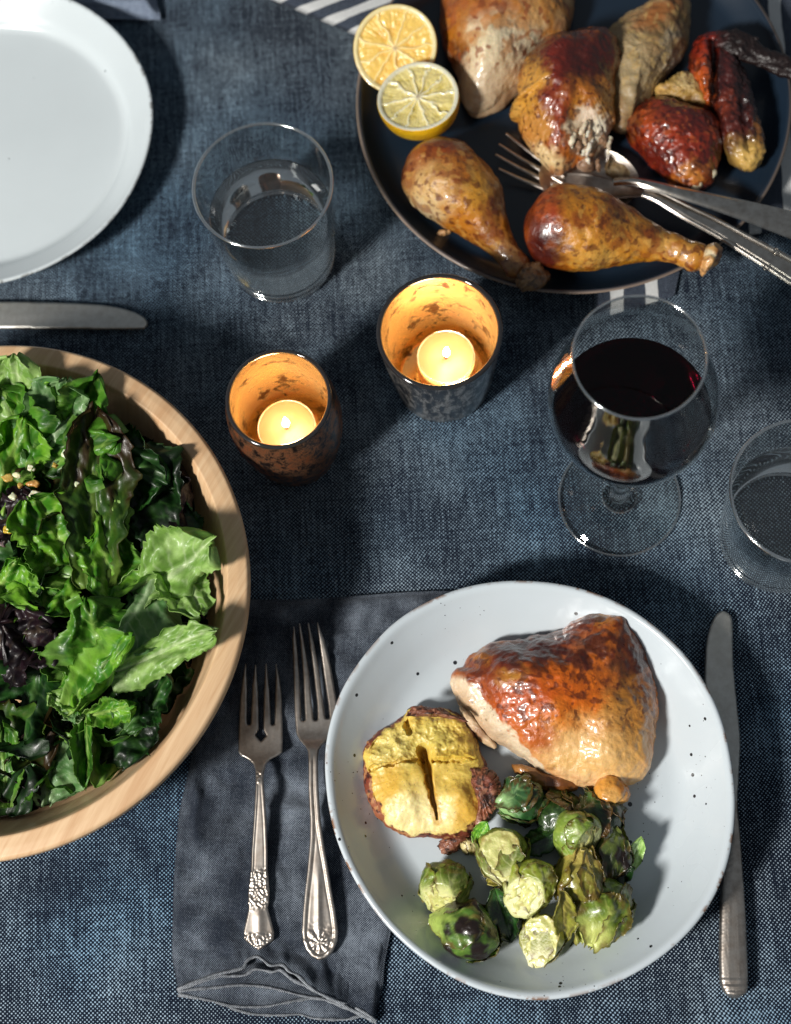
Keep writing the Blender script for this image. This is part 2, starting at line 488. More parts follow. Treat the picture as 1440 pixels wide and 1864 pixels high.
napkin_layer('inner_fold', hem3, 0.0030, 0.0025, 1600, 0.0010, ny=40, seed=6.0)
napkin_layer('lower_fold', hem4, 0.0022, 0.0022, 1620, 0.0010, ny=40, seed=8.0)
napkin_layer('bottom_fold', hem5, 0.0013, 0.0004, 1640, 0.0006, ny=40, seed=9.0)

# blue napkin behind the empty plate
M_blue_linen = weave('blue_linen', (0.035, 0.055, 0.10), (0.30, 0.36, 0.46), 0.0008, cover=0.6, slub=0.3, bstr=0.5, fade_dapple=0.3, tintscale=20)
def cloth_patch(quad, z, n, m, wr, seed, fold=None):
    q = [np.array(a, float) for a in quad]
    U, Vv = np.meshgrid(np.linspace(0, 1, n), np.linspace(0, 1, m), indexing='ij')
    pxs = (1 - U)[..., None] * ((1 - Vv)[..., None] * q[0] + Vv[..., None] * q[1]) + U[..., None] * ((1 - Vv)[..., None] * q[3] + Vv[..., None] * q[2])
    w = P(pxs[..., 0], pxs[..., 1], 0.0)
    p = w * np.array([1, 1, 0]) + seed
    zz = z + np.maximum(fbm(p * 22, 3) * wr, -z * 0.6)
    e = np.minimum(np.minimum(U, 1 - U), np.minimum(Vv, 1 - Vv))
    if fold: zz = 0.001 + (zz - 0.001) * np.sqrt(np.clip(1 - (1 - np.clip(e / fold, 0, 1)) ** 2, 0, 1))
    w[..., 2] = zz
    return w
bn = thing('blue_napkin', 'pale blue folded linen napkin lying behind the empty white plate', 'napkin', P(190, -40, 0))
for k, z in enumerate((0.0025, 0.0060, 0.0110)):
    G = cloth_patch([(40, -130), (262 - 3 * k, -120), (293 - 5 * k, 38 - 5 * k), (60, 33 - 5 * k)], z, 50, 50, 0.0022, 2.0 * k, fold=0.06)
    V, F = sheet(G, 0.0012); part(bn, 'fold', V, F, M_blue_linen)

# striped towel under the platter
def striped(name, ang, period, duty, phase):
    m = weave(name, (0.008, 0.012, 0.026), (0.13, 0.16, 0.21), 0.00085, cover=0.42, slub=0.2, bstr=0.6, fade_dapple=0.15)
    nt = m.node_tree; b = nt.nodes['Principled BSDF']
    src = b.inputs['Base Color'].links[0].from_socket
    v = coords(nt, (1, 1, 1), (0, 0, ang)); sp = N(nt, 'ShaderNodeSeparateXYZ'); nt.links.new(v, sp.inputs[0])
    w = mathn(nt, 'MULTIPLY_ADD', noise(nt, v, 40, 2), 0.004, 0)
    f = mathn(nt, 'FRACT', mathn(nt, 'MULTIPLY_ADD', mathn(nt, 'ADD', sp.outputs[0], w), 1 / period, phase))
    st = mathn(nt, 'LESS_THAN', f, duty)
    wh = mixc(nt, noise(nt, v, 900, 2), (0.55, 0.56, 0.56), (0.82, 0.83, 0.82))
    nt.links.new(mixc(nt, st, src, wh), b.inputs['Base Color']); return m
M_towel = striped('striped_cotton', 0.0, 0.0255, 0.36, 0.0)
M_towel2 = striped('striped_cotton_end', math.radians(68), 0.0175, 0.46, 0.1)
towel = thing('striped_towel', 'navy and white striped kitchen towel tucked under the dark platter', 'towel', P(1040, 190, 0))
# its edge seen above the lemon and its far side seen right of the platter are one cloth
TA = P(460, -14, 0); TB = P(648, 66, 0)                     # the near hem above the lemon
tdir = (TB - TA); tdir /= np.linalg.norm(tdir); tn = np.array([-tdir[1], tdir[0], 0])
if tn[1] < 0: tn = -tn
def towel_piece(name, corners, z, wr, seed, n=90):
    q = [np.asarray(c) for c in corners]
    U, Vv = np.meshgrid(np.linspace(0, 1, n), np.linspace(0, 1, n), indexing='ij')
    w = (1 - U)[..., None] * ((1 - Vv)[..., None] * q[0] + Vv[..., None] * q[1]) + U[..., None] * ((1 - Vv)[..., None] * q[3] + Vv[..., None] * q[2])
    p = w * np.array([1, 1, 0]) + seed
    e = np.minimum(np.minimum(U, 1 - U), np.minimum(Vv, 1 - Vv))
    w[..., 2] = 0.0012 + (z + fbm(p * 14, 3) * wr) * np.sqrt(np.clip(e / 0.03, 0, 1))
    return w
b0 = BASE[towel.name]
G = towel_piece('cloth', [TA - tdir * 0.06, TA + tdir * 0.26, TA + tdir * 0.30 + tn * 0.30, TA - tdir * 0.06 + tn * 0.30], 0.0022, 0.0012, 1.0)
V, F = sheet(G, 0.0012)
def stripe_mesh(parent, name, G, dirv, org, period, duty, phase):
    V, F = sheet(G, 0.0012); o = part(parent, name, V, F, M_towel2)
    return o
stripe_mesh(towel, 'cloth', G, None, None, 0, 0, 0)
G2 = towel_piece('cloth', [P(1300, 440, 0), P(1540, 400, 0), P(1580, -60, 0), P(1240, -90, 0)], 0.0020, 0.0015, 4.0, n=110)
V, F = sheet(G2, 0.0012); part(towel, 'cloth', V, F, M_towel)
G3 = towel_piece('cloth', [P(1086, 582, 0), P(1226, 540, 0), P(1250, 430, 0), P(1090, 430, 0)], 0.0014, 0.0003, 4.0, n=30)
V, F = sheet(G3, 0.0010); part(towel, 'cloth', V, F, M_towel)

# ------------------------------------------------------------------ dinner plate
M_plate = glaze('speckled_glaze', (0.545, 0.605, 0.645), (0.02, 0.022, 0.026), rough=0.24, dens=125, size=0.10, edge=(0.20, 0.085, 0.03))
RIMZ = 0.043
op = [(930, 1056), (1040, 1066), (1130, 1098), (1200, 1145), (1262, 1210), (1310, 1300), (1333, 1400), (1338, 1480), (1325, 1570), (1290, 1650), (1230, 1720), (1150, 1775), (1060, 1810), (965, 1820), (870, 1800), (780, 1752), (700, 1680), (640, 1590), (605, 1500), (592, 1400), (598, 1330), (625, 1250), (680, 1170), (740, 1115), (830, 1072)]
def radial(pts_px, z, n=720, smooth=9):
    q = pxline(catmull(pts_px, 600, closed=True), z)[:, :2]
    c = q.mean(0); d = q - c
    a = np.arctan2(d[:, 1], d[:, 0]) % (2 * np.pi); r = np.linalg.norm(d, axis=1)
    k = np.argsort(a); a, r = a[k], r[k]
    t = np.linspace(0, 2 * np.pi, n, endpoint=False)
    rr = np.interp(t, np.r_[a - 2 * np.pi, a, a + 2 * np.pi], np.r_[r, r, r])
    if smooth: rr = sum(np.roll(rr, s) for s in range(-smooth, smooth + 1)) / (2 * smooth + 1)
    return c, (lambda th: np.interp(np.asarray(th) % (2 * np.pi), np.r_[t, 2 * np.pi], np.r_[rr, rr[0]])), float(rr.mean())
PC, prf, PR = radial(op, RIMZ)
NZ = 0.0045                                              # it stands partly on the napkin
prof = [(0.0, .0075), (0.35, .0072), (0.62, .0074), (0.735, .0088), (0.81, .0140), (0.88, .0215), (0.940, .0284), (0.965, .0317), (0.982, .0330), (0.993, .0330), (1.001, .0322), (1.001, .0306), (0.985, .0280), (0.93, .0205), (0.84, .0110), (0.72, .0035), (0.60, .0008), (0.55, 0.0), (0.50, .0008), (0.0, .0012)]
prof = [(k * PR, (z / 0.0331) * (RIMZ - NZ) + NZ) for k, z in prof]
V, F = lathe(prof, 260, PC, rfun=lambda T, R: 1 + (prf(T) / PR - 1) * np.clip(R / PR, 0, 1) ** 2, zfun=lambda T, R: (R / PR) ** 3 * (0.0009 * np.sin(2 * T + 1) + 0.0006 * np.sin(5 * T)), steps=130)
Rn = np.linalg.norm(V[..., :2] - PC, axis=-1) / prf(np.arctan2(V[..., 1] - PC[1], V[..., 0] - PC[0]))
cols = np.zeros(V.shape); cols[..., 0] = sstep(0.982, 0.996, Rn) * (0.5 + 0.5 * sstep(-0.15, 0.25, fbm(V * 14, 2)))
solo('dinner_plate', 'shallow speckled off-white stoneware plate holding chicken, potato and sprouts', 'plate', V, F, M_plate, cols, base=np.array([*PC, NZ]))

def plate_floor(w):
    """height of the dinner plate's upper face below a point"""
    d = np.asarray(w)[..., :2] - PC
    k = np.linalg.norm(d, axis=-1) / prf(np.arctan2(d[..., 1], d[..., 0]))
    pk = np.array([p[0] / PR for p in prof[:8]]); pz = np.array([p[1] for p in prof[:8]])
    return np.interp(k, pk, pz)

# ------------------------------------------------------------------ empty plate
M_plate2 = glaze('pale_glaze', (0.60, 0.66, 0.685), (0.16, 0.19, 0.21), rough=0.20, dens=45, size=0.06, edge=(0.10, 0.09, 0.075), coat=0.6)
EC, ER = circle_fit([(127, 0), (192, 38), (233, 79), (264, 130), (282, 192), (280, 233), (264, 292), (223, 360), (161, 433), (82, 488), (0, 518)], 0.026)
prof2 = [(0.0, .0058), (0.5, .0056), (0.745, .0058), (0.80, .0072), (0.845, .0125), (0.90, .0175), (0.955, .0225), (0.985, .0256), (0.996, .0262), (1.0, .0254), (0.998, .0238), (0.97, .0185), (0.90, .0110), (0.80, .003), (0.7, 0.0), (0.0, 0.0)]
prof2 = [(a * ER, z) for a, z in prof2]
V, F = lathe(prof2, 220, EC, rfun=lambda T, R: 1 + 0.004 * np.sin(3 * T + .5) * R / ER + 0.003 * np.sin(7 * T), steps=120)
Rn = np.linalg.norm(V[..., :2] - EC, axis=-1) / ER
under = np.zeros(V.shape[:2]); under[78:] = 1
cols = np.zeros(V.shape); cols[..., 0] = sstep(0.985, 0.997, Rn) * 0.7
cols[..., 1] = sstep(0.0, 1.0, (np.arange(V.shape[0])[:, None] - 74) / 6.0) * np.ones(V.shape[:2])
solo('empty_plate', 'empty pale off-white plate beside the blue napkin', 'plate', V, F, M_plate2, cols, base=np.array([*EC, 0]))

# ------------------------------------------------------------------ dark platter
M_platter = glaze('midnight_glaze', (0.010, 0.021, 0.038), (0.04, 0.05, 0.06), rough=0.36, dens=120, size=0.05, edge=(0.30, 0.22, 0.165), coat=0.15)
TC, TR = circle_fit([(652, 190), (655, 230), (664, 280), (690, 345), (740, 412), (800, 462), (870, 501), (960, 527), (1040, 534), (1130, 526), (1395, 19), (1416, 71), (1430, 106), (1437, 190), (1420, 290), (1405, 330)], 0.024)
TB0 = 0.0035
prof3 = [(0.0, .0060), (0.6, .0060), (0.84, .0066), (0.90, .0090), (0.95, .0150), (0.982, .0205), (0.992, .0222), (1.0, .0218), (1.003, .0205), (0.985, .0160), (0.94, .0070), (0.86, .0005), (0.8, 0), (0.0, 0.0)]
prof3 = [(a * TR, z + TB0) for a, z in prof3]
V, F = lathe(prof3, 240, TC, steps=110)
Rn = np.linalg.norm(V[..., :2] - TC, axis=-1) / TR
cols = np.zeros(V.shape); cols[..., 1] = sstep(0.9885, 0.9915, Rn) * (V[..., 2] > 0.0205 + TB0 - 0.006)
solo('dark_platter', 'large round midnight blue platter with tan lip carrying roast chicken pieces', 'platter', V, F, M_platter, cols, base=np.array([*TC, TB0]))
TFLOOR = TB0 + 0.0062

# ------------------------------------------------------------------ wooden bowl
M_wood = wood('maple', hexc('ddbd96'), hexc('c7a078'), hexc('b88a60'))
BZ = 0.088
BC, BR = circle_fit([(0, 625), (60, 628), (150, 642), (250, 686), (340, 760), (400, 845), (437, 940), (451, 1040), (445, 1130), (420, 1230), (370, 1330), (300, 1415), (220, 1485), (120, 1535), (0, 1560)], BZ)
bp = [(0.0, .012), (0.40, .0125), (0.60, .018), (0.74, .032), (0.825, .052), (0.875, .070), (0.905, .0840), (0.9165, .0876), (0.9180, .0880), (0.9200, .0880), (0.96, .0878), (0.990, .0870), (1.0, .0850), (0.998, .078), (0.965, .058), (0.90, .036), (0.80, .018), (0.66, .005), (0.55, 0.0), (0.0, 0.0)]
V, F = lathe(resample([(a * BR, z) for a, z in bp], n=420), 260, BC)
bowl_t = thing('salad_bowl', 'wide turned maple wood bowl full of green salad', 'bowl', np.array([*BC, 0]))
part(bowl_t, 'bowl_body', V, F, M_wood)
def bowl_in(r):
    return np.interp(r / BR, [p[0] for p in bp[:9]], [p[1] for p in bp[:9]])
# dark knot in the rim
zz_ = np.linspace(0.06, 0.0872, 200); rr_ = np.linalg.norm(P(np.full(200, 172.0), np.full(200, 684.0), zz_)[:, :2] - BC, axis=1)
kz_ = float(zz_[np.argmin(np.abs(bowl_in(rr_) - zz_))]); kc = P(172, 684, kz_)
V, F = tube(np.vstack([kc + np.array([-0.0022, 0.0010, 0]), kc, kc + np.array([0.0022, -0.0010, 0])]), [0.0006, 0.0013, 0.0006], 10, 0.8)
part(bowl_t, 'wood_knot', V, F, plain('wood_knot', (0.035, 0.016, 0.008), 0.6))

# ------------------------------------------------------------------ glasses
M_glass = thin_glass('clear_glass', f0=0.085, gain=1.0)
M_glasslip = thin_glass('glass_lip', tint=(0.9, 0.94, 0.94), f0=0.72, rough=0.10)
M_glassbase = liquid('glass_solid', (0.98, 0.99, 0.99), 1.46)
M_water = liquid('water', (0.985, 0.995, 1.0), 1.333)
def tumbler(label, rim_px, H, Rr, Rb, level):
    b = P(rim_px[0], rim_px[1], H); b[2] = 0
    t = thing('water_glass', label, 'glass', b)
    def ro(z): return Rb + (Rr - Rb) * (z / H) ** 0.85
    th = 0.0016; fl = 0.012
    zs = np.linspace(0.002, H, 40)
    prof = [(0.0, 0.0006), (Rb - 0.006, 0.0004), (Rb - 0.0025, 0.0002), (Rb - 0.0008, 0.0009)] + [(ro(z), z) for z in zs] + [(Rr - th * .5, H + 0.0007)] + [(ro(z) - th, z) for z in zs[::-1] if z > fl + .001]
    V, F = lathe(prof, 144, b[:2]); w = part(t, 'wall', V, F, M_glass)
    V, F = lathe([(Rr + 0.0005 * math.cos(a) - th / 2, H + 0.0004 + 0.0010 * math.sin(a)) if False else (Rr - th / 2 + 0.0011 * math.cos(a), H + 0.0003 + 0.0011 * math.sin(a)) for a in np.linspace(0, 2 * math.pi, 13)], 144, b[:2]); part(t, 'lip', V, F, M_glasslip)
    # solid foot and the water standing on it, each a closed body
    pf = [(0.0, 0.0012), (Rb - 0.005, 0.0012), (Rb - 0.0017, 0.0022), (ro(fl) - th * 0.9, fl - 0.001), (ro(fl) - th * 1.6, fl), (0.0, fl - 0.0012)]
    V, F = lathe(pf, 144, b[:2]); part(t, 'foot', V, F, M_glassbase)
    V, F = lathe([(Rb - 0.0012 + 0.0014 * math.cos(a), 0.0016 + 0.0014 * math.sin(a)) for a in np.linspace(0, 2 * math.pi, 13)], 144, b[:2]); part(t, 'base_ring', V, F, M_glasslip)
    V, F = lathe([(ro(fl) - th * 0.6 + 0.0010 * math.cos(a), fl - 0.001 + 0.0010 * math.sin(a)) for a in np.linspace(0, 2 * math.pi, 13)], 144, b[:2]); part(t, 'base_ring', V, F, M_glasslip)
    zl = level
    pw = [(0.0, fl - 0.0006), (ro(fl) - th * 1.6, fl + 0.0007), (ro(fl + .002) - th - 0.00015, fl + 0.002)] + [(ro(z) - th - 0.00015, z) for z in np.linspace(fl + 0.004, zl - 0.0008, 14)] + [(ro(zl) - th - 0.0001, zl + 0.0004), (ro(zl) - th - 0.0012, zl - 0.0003), (ro(zl) - th - 0.004, zl - 0.0006), (0.0, zl - 0.0006)]
    V, F = lathe(pw, 144, b[:2])
    o = solo('drinking_water', 'clear still water inside the tumbler ' + label.split('tumbler ')[1], 'water', V, F, M_water)
    return t
tumbler('straight clear glass tumbler standing between empty plate and dark platter', (478, 337), 0.104, 0.0475, 0.0390, 0.064)
tumbler('straight clear glass tumbler standing behind the knife near the wine glass', (1469, 894), 0.104, 0.0475, 0.0390, 0.064)

M_wine = liquid('red_wine', (0.022, 0.0004, 0.002), 1.345)
wb = P(1127, 908, 0.0)
wg = thing('wine_glass', 'stemmed wine glass half full of dark red wine', 'wine glass', wb)
WH = 0.196
WSC = 1.12
WTILT = P(1158, 628, WH * WSC)[:2] - wb[:2]                     # stands on a slightly uneven cloth
wprof = [(0.0, 0.0030), (0.008, 0.0034), (0.020, 0.0024), (0.0415, 0.0012), (0.0418, 0.0004), (0.0405, 0.0003), (0.02, 0.0003), (0.0, 0.0003)]
stem = [(0.0, 0.002), (0.0120, 0.0030), (0.0075, 0.0075), (0.0052, 0.016), (0.0044, 0.040), (0.0046, 0.075), (0.0065, 0.095), (0.010, 0.1010), (0.0, 0.1012)]
bowl_o = [(0.0, 0.0745), (0.010, 0.0758), (0.024, 0.0810), (0.0365, 0.0925), (0.0450, 0.1085), (0.0485, 0.1260), (0.0478, 0.1430), (0.0430, 0.1640), (0.0385, 0.1830), (0.0362, WH)]
bo = catmull([(r, 0.100 + (z - 0.0745) * (WH - 0.100) / (WH - 0.0745)) for r, z in bowl_o], 60)
def off(pr, d):
    t = np.gradient(pr, axis=0); n = np.stack([-t[:, 1], t[:, 0]], 1); n /= np.linalg.norm(n, axis=1, keepdims=True) + 1e-12
    q = pr + n * d; q[:, 0] = np.maximum(q[:, 0], 0); return q
bi = off(bo, 0.0009)
def leanz(V):
    V = V.copy(); V[..., :2] = wb[:2] + (V[..., :2] - wb[:2]) * (1 + 0.04 * sstep(0.05, 0.08, V[..., 2]))[..., None]; V[..., 0] += (WTILT[0]) * V[..., 2] / WH * 0.8; V[..., 1] += (WTILT[1]) * V[..., 2] / WH * 0.65; V[..., 2] *= WSC; return V
V, F = lathe(wprof, 128, wb[:2]); part(wg, 'foot', leanz(V), F, M_glass)
V, F = lathe([(0.0414 + 0.0008 * math.cos(a), 0.0011 + 0.0008 * math.sin(a)) for a in np.linspace(0, 2 * math.pi, 13)], 128, wb[:2]); part(wg, 'foot_edge', leanz(V), F, M_glasslip)
V, F = lathe([(0.03575 + 0.0007 * math.cos(a), WH + 0.0007 * math.sin(a)) for a in np.linspace(0, 2 * math.pi, 13)], 128, wb[:2]); part(wg, 'lip', leanz(V), F, M_glasslip)
V, F = lathe(catmull(stem, 50), 40, wb[:2]); part(wg, 'stem', leanz(V), F, M_glassbase)
V, F = lathe(np.vstack([bo, [(0.0358, WH + 0.0004)], bi[::-1]]), 144, wb[:2]); part(wg, 'bowl', leanz(V), F, M_glass)
WL = 0.1315
bw = off(bo, 0.00105); bw = bw[bw[:, 1] < WL]
re = bw[-1, 0]
V, F = lathe(np.vstack([[(0.0, bw[0, 1])], bw, [(re, WL + 0.0004), (re - 0.001, WL), (re - 0.004, WL - 0.0003), (0.0, WL - 0.0003)]]), 144, wb[:2])
V = leanz(V)
solo('red_wine', 'dark red wine filling the lower half of the stemmed glass', 'wine', V, F, M_wine)

# ------------------------------------------------------------------ votives
def mercury(name, c1, c2, rough, scale, transl=None, streak=(1, 1, 1), lo=0.42, hi=0.58):
    m, nt, b = nodes(name)
    v = coords(nt, streak)
    n1 = noise(nt, v, scale, 6, 0.72, 0.4); n2 = noise(nt, v, scale * 4.5, 3, 0.6)
    f = ramp(nt, mathn(nt, 'ADD', mathn(nt, 'MULTIPLY', n1, 0.8), mathn(nt, 'MULTIPLY', n2, 0.2)), [(lo, 0.0), (hi, 1.0)])
    nt.links.new(mixc(nt, f, c1, c2), b.inputs['Base Color'])
    nt.links.new(mathn(nt, 'MULTIPLY_ADD', f, 0.35, 0.5), b.inputs['Metallic'])
    setp(b, Roughness=rough, Coat_Weight=0.5, Coat_Roughness=0.05)
    bump(nt, b, f, 0.15, 0.0004)
    if transl is not None:
        out = nt.nodes['Material Output']; tr = N(nt, 'ShaderNodeBsdfTranslucent'); tr.inputs[0].default_value = (*transl, 1)
        mx = N(nt, 'ShaderNodeMixShader'); nt.links.new(mathn(nt, 'MULTIPLY', f, 0.45), mx.inputs[0])
        nt.links.new(b.outputs[0], mx.inputs[1]); nt.links.new(tr.outputs[0], mx.inputs[2]); nt.links.new(mx.outputs[0], out.inputs[0])
    return m
M_merc_in = mercury('gold_mercury_inside', (0.10, 0.05, 0.022), (0.86, 0.62, 0.29), 0.24, 75, streak=(1, 1, 1.4), lo=0.415, hi=0.48)
M_merc_out1 = mercury('silvered_outside', (0.020, 0.020, 0.024), (0.62, 0.56, 0.50), 0.28, 190, streak=(1, 1, 0.35), lo=0.47, hi=0.60)
M_merc_out2 = mercury('copper_outside', (0.022, 0.014, 0.012), (0.70, 0.38, 0.20), 0.30, 150, transl=(1.0, 0.42, 0.12), streak=(1, 1, 0.7), lo=0.44, hi=0.6)
M_lip = plain('dark_glass_lip', (0.02, 0.018, 0.018), 0.08, Coat_Weight=1.0)
M_wax, nt, b = nodes('candle_wax')
setp(b, Base_Color=(0.42, 0.175, 0.085), Roughness=0.45, Subsurface_Weight=0.8, Subsurface_Scale=1.0); b.inputs['Subsurface Radius'].default_value = (0.014, 0.009, 0.004)
M_cup = plain('tealight_cup', (0.75, 0.75, 0.76), 0.25, Metallic=1.0)
M_wick = plain('wick', (0.03, 0.02, 0.015), 0.9)
M_flame, nt, b = nodes('flame')
setp(b, Base_Color=(1, 0.8, 0.5), Emission_Color=(1.0, 0.80, 0.46), Emission_Strength=70.0)
def votive(label, cl, rim_px, H, ro, wall, outm, candle_px, cz, watts, flame_lean):
    b = P(rim_px[0], rim_px[1], H); b[2] = 0
    t = thing('votive_holder', label, 'candle holder', b)
    zs = np.linspace(0.001, H, 30)
    o_ = np.array([(ro(z), z) for z in zs]); i_ = np.array([(ro(z) - wall, z) for z in zs if z > 0.006])
    V, F = lathe(np.vstack([[(0, 0.0003)], [(ro(0) - 0.003, 0.0003)], o_]), 128, b[:2]); part(t, 'outer_wall', V, F, outm)
    V, F = lathe(np.vstack([[(0, 0.005)], [(i_[0, 0] - 0.003, 0.005)], i_]), 128, b[:2]); part(t, 'inner_wall', V, F[:, ::-1].copy(), M_merc_in)
    a = ro(H); pr = [(a - 0.0001, H - 0.0006), (a + 0.0003, H), (a - wall * .2, H + 0.0013), (a - wall * .8, H + 0.0013), (a - wall - 0.0003, H), (a - wall, H - 0.0006)]
    V, F = lathe(catmull(pr, 16), 128, b[:2]); part(t, 'lip', V, F, M_lip)
    c = P(candle_px[0], candle_px[1], cz)
    d = c[:2] - b[:2]; lim = ro(0.02) - wall - 0.0212
    if np.linalg.norm(d) > lim: c[:2] = b[:2] + d / np.linalg.norm(d) * lim
    k = thing('tealight_candle', cl, 'candle', np.array([c[0], c[1], 0.0055]))
    rad = 0.0195
    V, F = lathe([(0, 0.0056), (rad, 0.0056), (rad + .0004, 0.007), (rad + .0004, cz + 0.0003), (rad, cz + 0.0003), (rad - 0.0003, cz - .002), (rad - .0003, 0.0075), (0, 0.0075)], 72, c[:2]); part(k, 'cup', V, F, M_cup)
    V, F = lathe(catmull([(0, cz - 0.0022), (0.004, cz - 0.0021), (0.012, cz - 0.0012), (rad - 0.0025, cz - 0.0006), (rad - 0.0006, cz - 0.0004), (rad - 0.0004, cz - 0.0016), (rad - 0.0005, 0.008), (0, 0.0078)], 50), 72, c[:2], zfun=lambda T, R: 0.0004 * np.sin(3 * T + 1) * (R / rad)); part(k, 'wax', V, F, M_wax)
    wpath = np.array([[c[0], c[1], cz - 0.0023], [c[0] + 0.0002, c[1], cz + 0.001], [c[0] + flame_lean[0] * .2, c[1] + flame_lean[1] * .2, cz + 0.0035], [c[0] + flame_lean[0] * .5, c[1] + flame_lean[1] * .5, cz + 0.006]])
    V, F = tube(catmull(wpath, 14), 0.00055, 8); part(k, 'wick', V, F, M_wick)
    fl = catmull([(0.0002, 0), (0.0017, 0.0016), (0.0024, 0.0042), (0.0018, 0.0085), (0.0008, 0.0125), (0.0001, 0.0150)], 24)
    V, F = lathe([(r, z + cz + 0.0032) for r, z in fl], 24, c[:2])
    tt = (V[..., 2] - cz) / 0.018; V[..., 0] += flame_lean[0] * tt; V[..., 1] += flame_lean[1] * tt
    part(k, 'flame', V, F, M_flame)
    l = bpy.data.lights.new('candle_glow', 'POINT'); l.energy = watts; l.color = (1.0, 0.72, 0.38); l.shadow_soft_size = 0.004
    lo = bpy.data.objects.new('candle_glow', l); col.objects.link(lo); lo.parent = k
    lo.location = Vector((flame_lean[0] * .8, flame_lean[1] * .8, cz + 0.027 - 0.0055))
votive('larger silvered mercury glass votive holder beside the wine glass', 'lit tealight candle in the larger silvered votive', (800, 603), 0.083, lambda z: 0.0335 + 0.0082 * (z / 0.083) ** 0.8, 0.0030, M_merc_out1, (812, 650), 0.036, 0.18, (0.001, 0.0))
votive('smaller copper flecked barrel-shaped votive holder beside the salad bowl', 'lit tealight candle in the smaller copper votive', (507, 726), 0.094, lambda z: 0.0285 + 0.0100 * math.sin(math.pi * min(1, z / 0.094 * 0.70 + 0.02)) - 0.0016 * (z / 0.094) ** 3, 0.0026, M_merc_out2, (522, 778), 0.040, 0.14, (0.0008, 0.0005))

# ------------------------------------------------------------------ cutlery
M_silver = metal('old_silver', (0.62, 0.56, 0.50), 0.40, 0.14, tarnish=(0.40, 0.34, 0.29))
M_steel = metal('steel_blade', (0.66, 0.65, 0.61), 0.44, 0.10, tarnish=(0.54, 0.52, 0.48))
def flat_solid(poly_w, zc, thick, edge, step=0.0008, relief=None):
    """lens-edged plate cut to an outline given in table-plane metres; zc(xy)->mid height, relief(xy,d)->extra height on top"""
    out = resample(poly_w[:, :2], step=step, closed=True)
    lo, hi = out.min(0), out.max(0)
    gx, gy = np.meshgrid(np.arange(lo[0], hi[0], step), np.arange(lo[1], hi[1], step * 0.9), indexing='ij')
    gx = gx + (np.arange(gx.shape[1]) % 2)[None, :] * step * 0.5
    pts = np.c_[gx.ravel(), gy.ravel()]
    a = out; b = np.roll(out, -1, 0)
    def dist(p):
        o = np.empty(len(p))
        for i in range(0, len(p), 4000):
            q = p[i:i + 4000, None]; ab = (b - a)[None]
            t = np.clip(((q - a[None]) * ab).sum(-1) / ((ab ** 2).sum(-1) + 1e-18), 0, 1)
            o[i:i + 4000] = np.sqrt(((q - a[None] - t[..., None] * ab) ** 2).sum(-1)).min(1)
        return o
    def inside(p):
        o = np.zeros(len(p), bool)
        for (x1, y1), (x2, y2) in zip(a, b):
            c = ((y1 > p[:, 1]) != (y2 > p[:, 1])) & (p[:, 0] < (x2 - x1) * (p[:, 1] - y1) / (y2 - y1 + 1e-18) + x1)
            o ^= c
        return o
    pts = pts[inside(pts)]; d = dist(pts); k = d > step * 0.45; pts = pts[k]; d = d[k]
    nb = len(out)
    al = [Vector((float(x), float(y))) for x, y in np.vstack([out, pts])]
    r = delaunay_2d_cdt(al, [], [list(range(nb))], 1, 1e-7)
    vv = np.array([[v.x, v.y] for v in r[0]]); tri = [list(f) for f in r[2] if len(f) == 3]
    dd = dist(vv); onb = dd < step * 0.05
    tt = thick / 2 * np.sqrt(np.clip(1 - (1 - np.clip(dd / edge, 0, 1)) ** 2, 0, 1))
    z = zc(vv)
    rl = relief(vv, dd) if relief else 0
    top = np.c_[vv, z + tt + rl]; bot = np.c_[vv, z - tt]
    bi = np.where(onb, np.arange(len(vv)), np.arange(len(vv)) + len(vv))
    tri = np.array(tri)
    # orient upward
    e1 = vv[tri[:, 1]] - vv[tri[:, 0]]; e2 = vv[tri[:, 2]] - vv[tri[:, 0]]
    fl = (e1[:, 0] * e2[:, 1] - e1[:, 1] * e2[:, 0]) < 0
    tri[fl] = tri[fl][:, ::-1]
    V = np.vstack([top, bot]); F = np.vstack([tri, bi[tri][:, ::-1]])
    return V, F, vv, tri

def emit_split(parent, V, F, region, names, mat):
    """split one solid into named parts by the region number of each face"""
    cen = V[F].mean(1); reg = region(cen)
    for k, nm in enumerate(names):
        f = F[reg == k]
        if not len(f): continue
        u, inv = np.unique(f, return_inverse=True)
        part(parent, nm, V[u], inv.reshape(-1, 3), mat[k] if isinstance(mat, list) else mat)

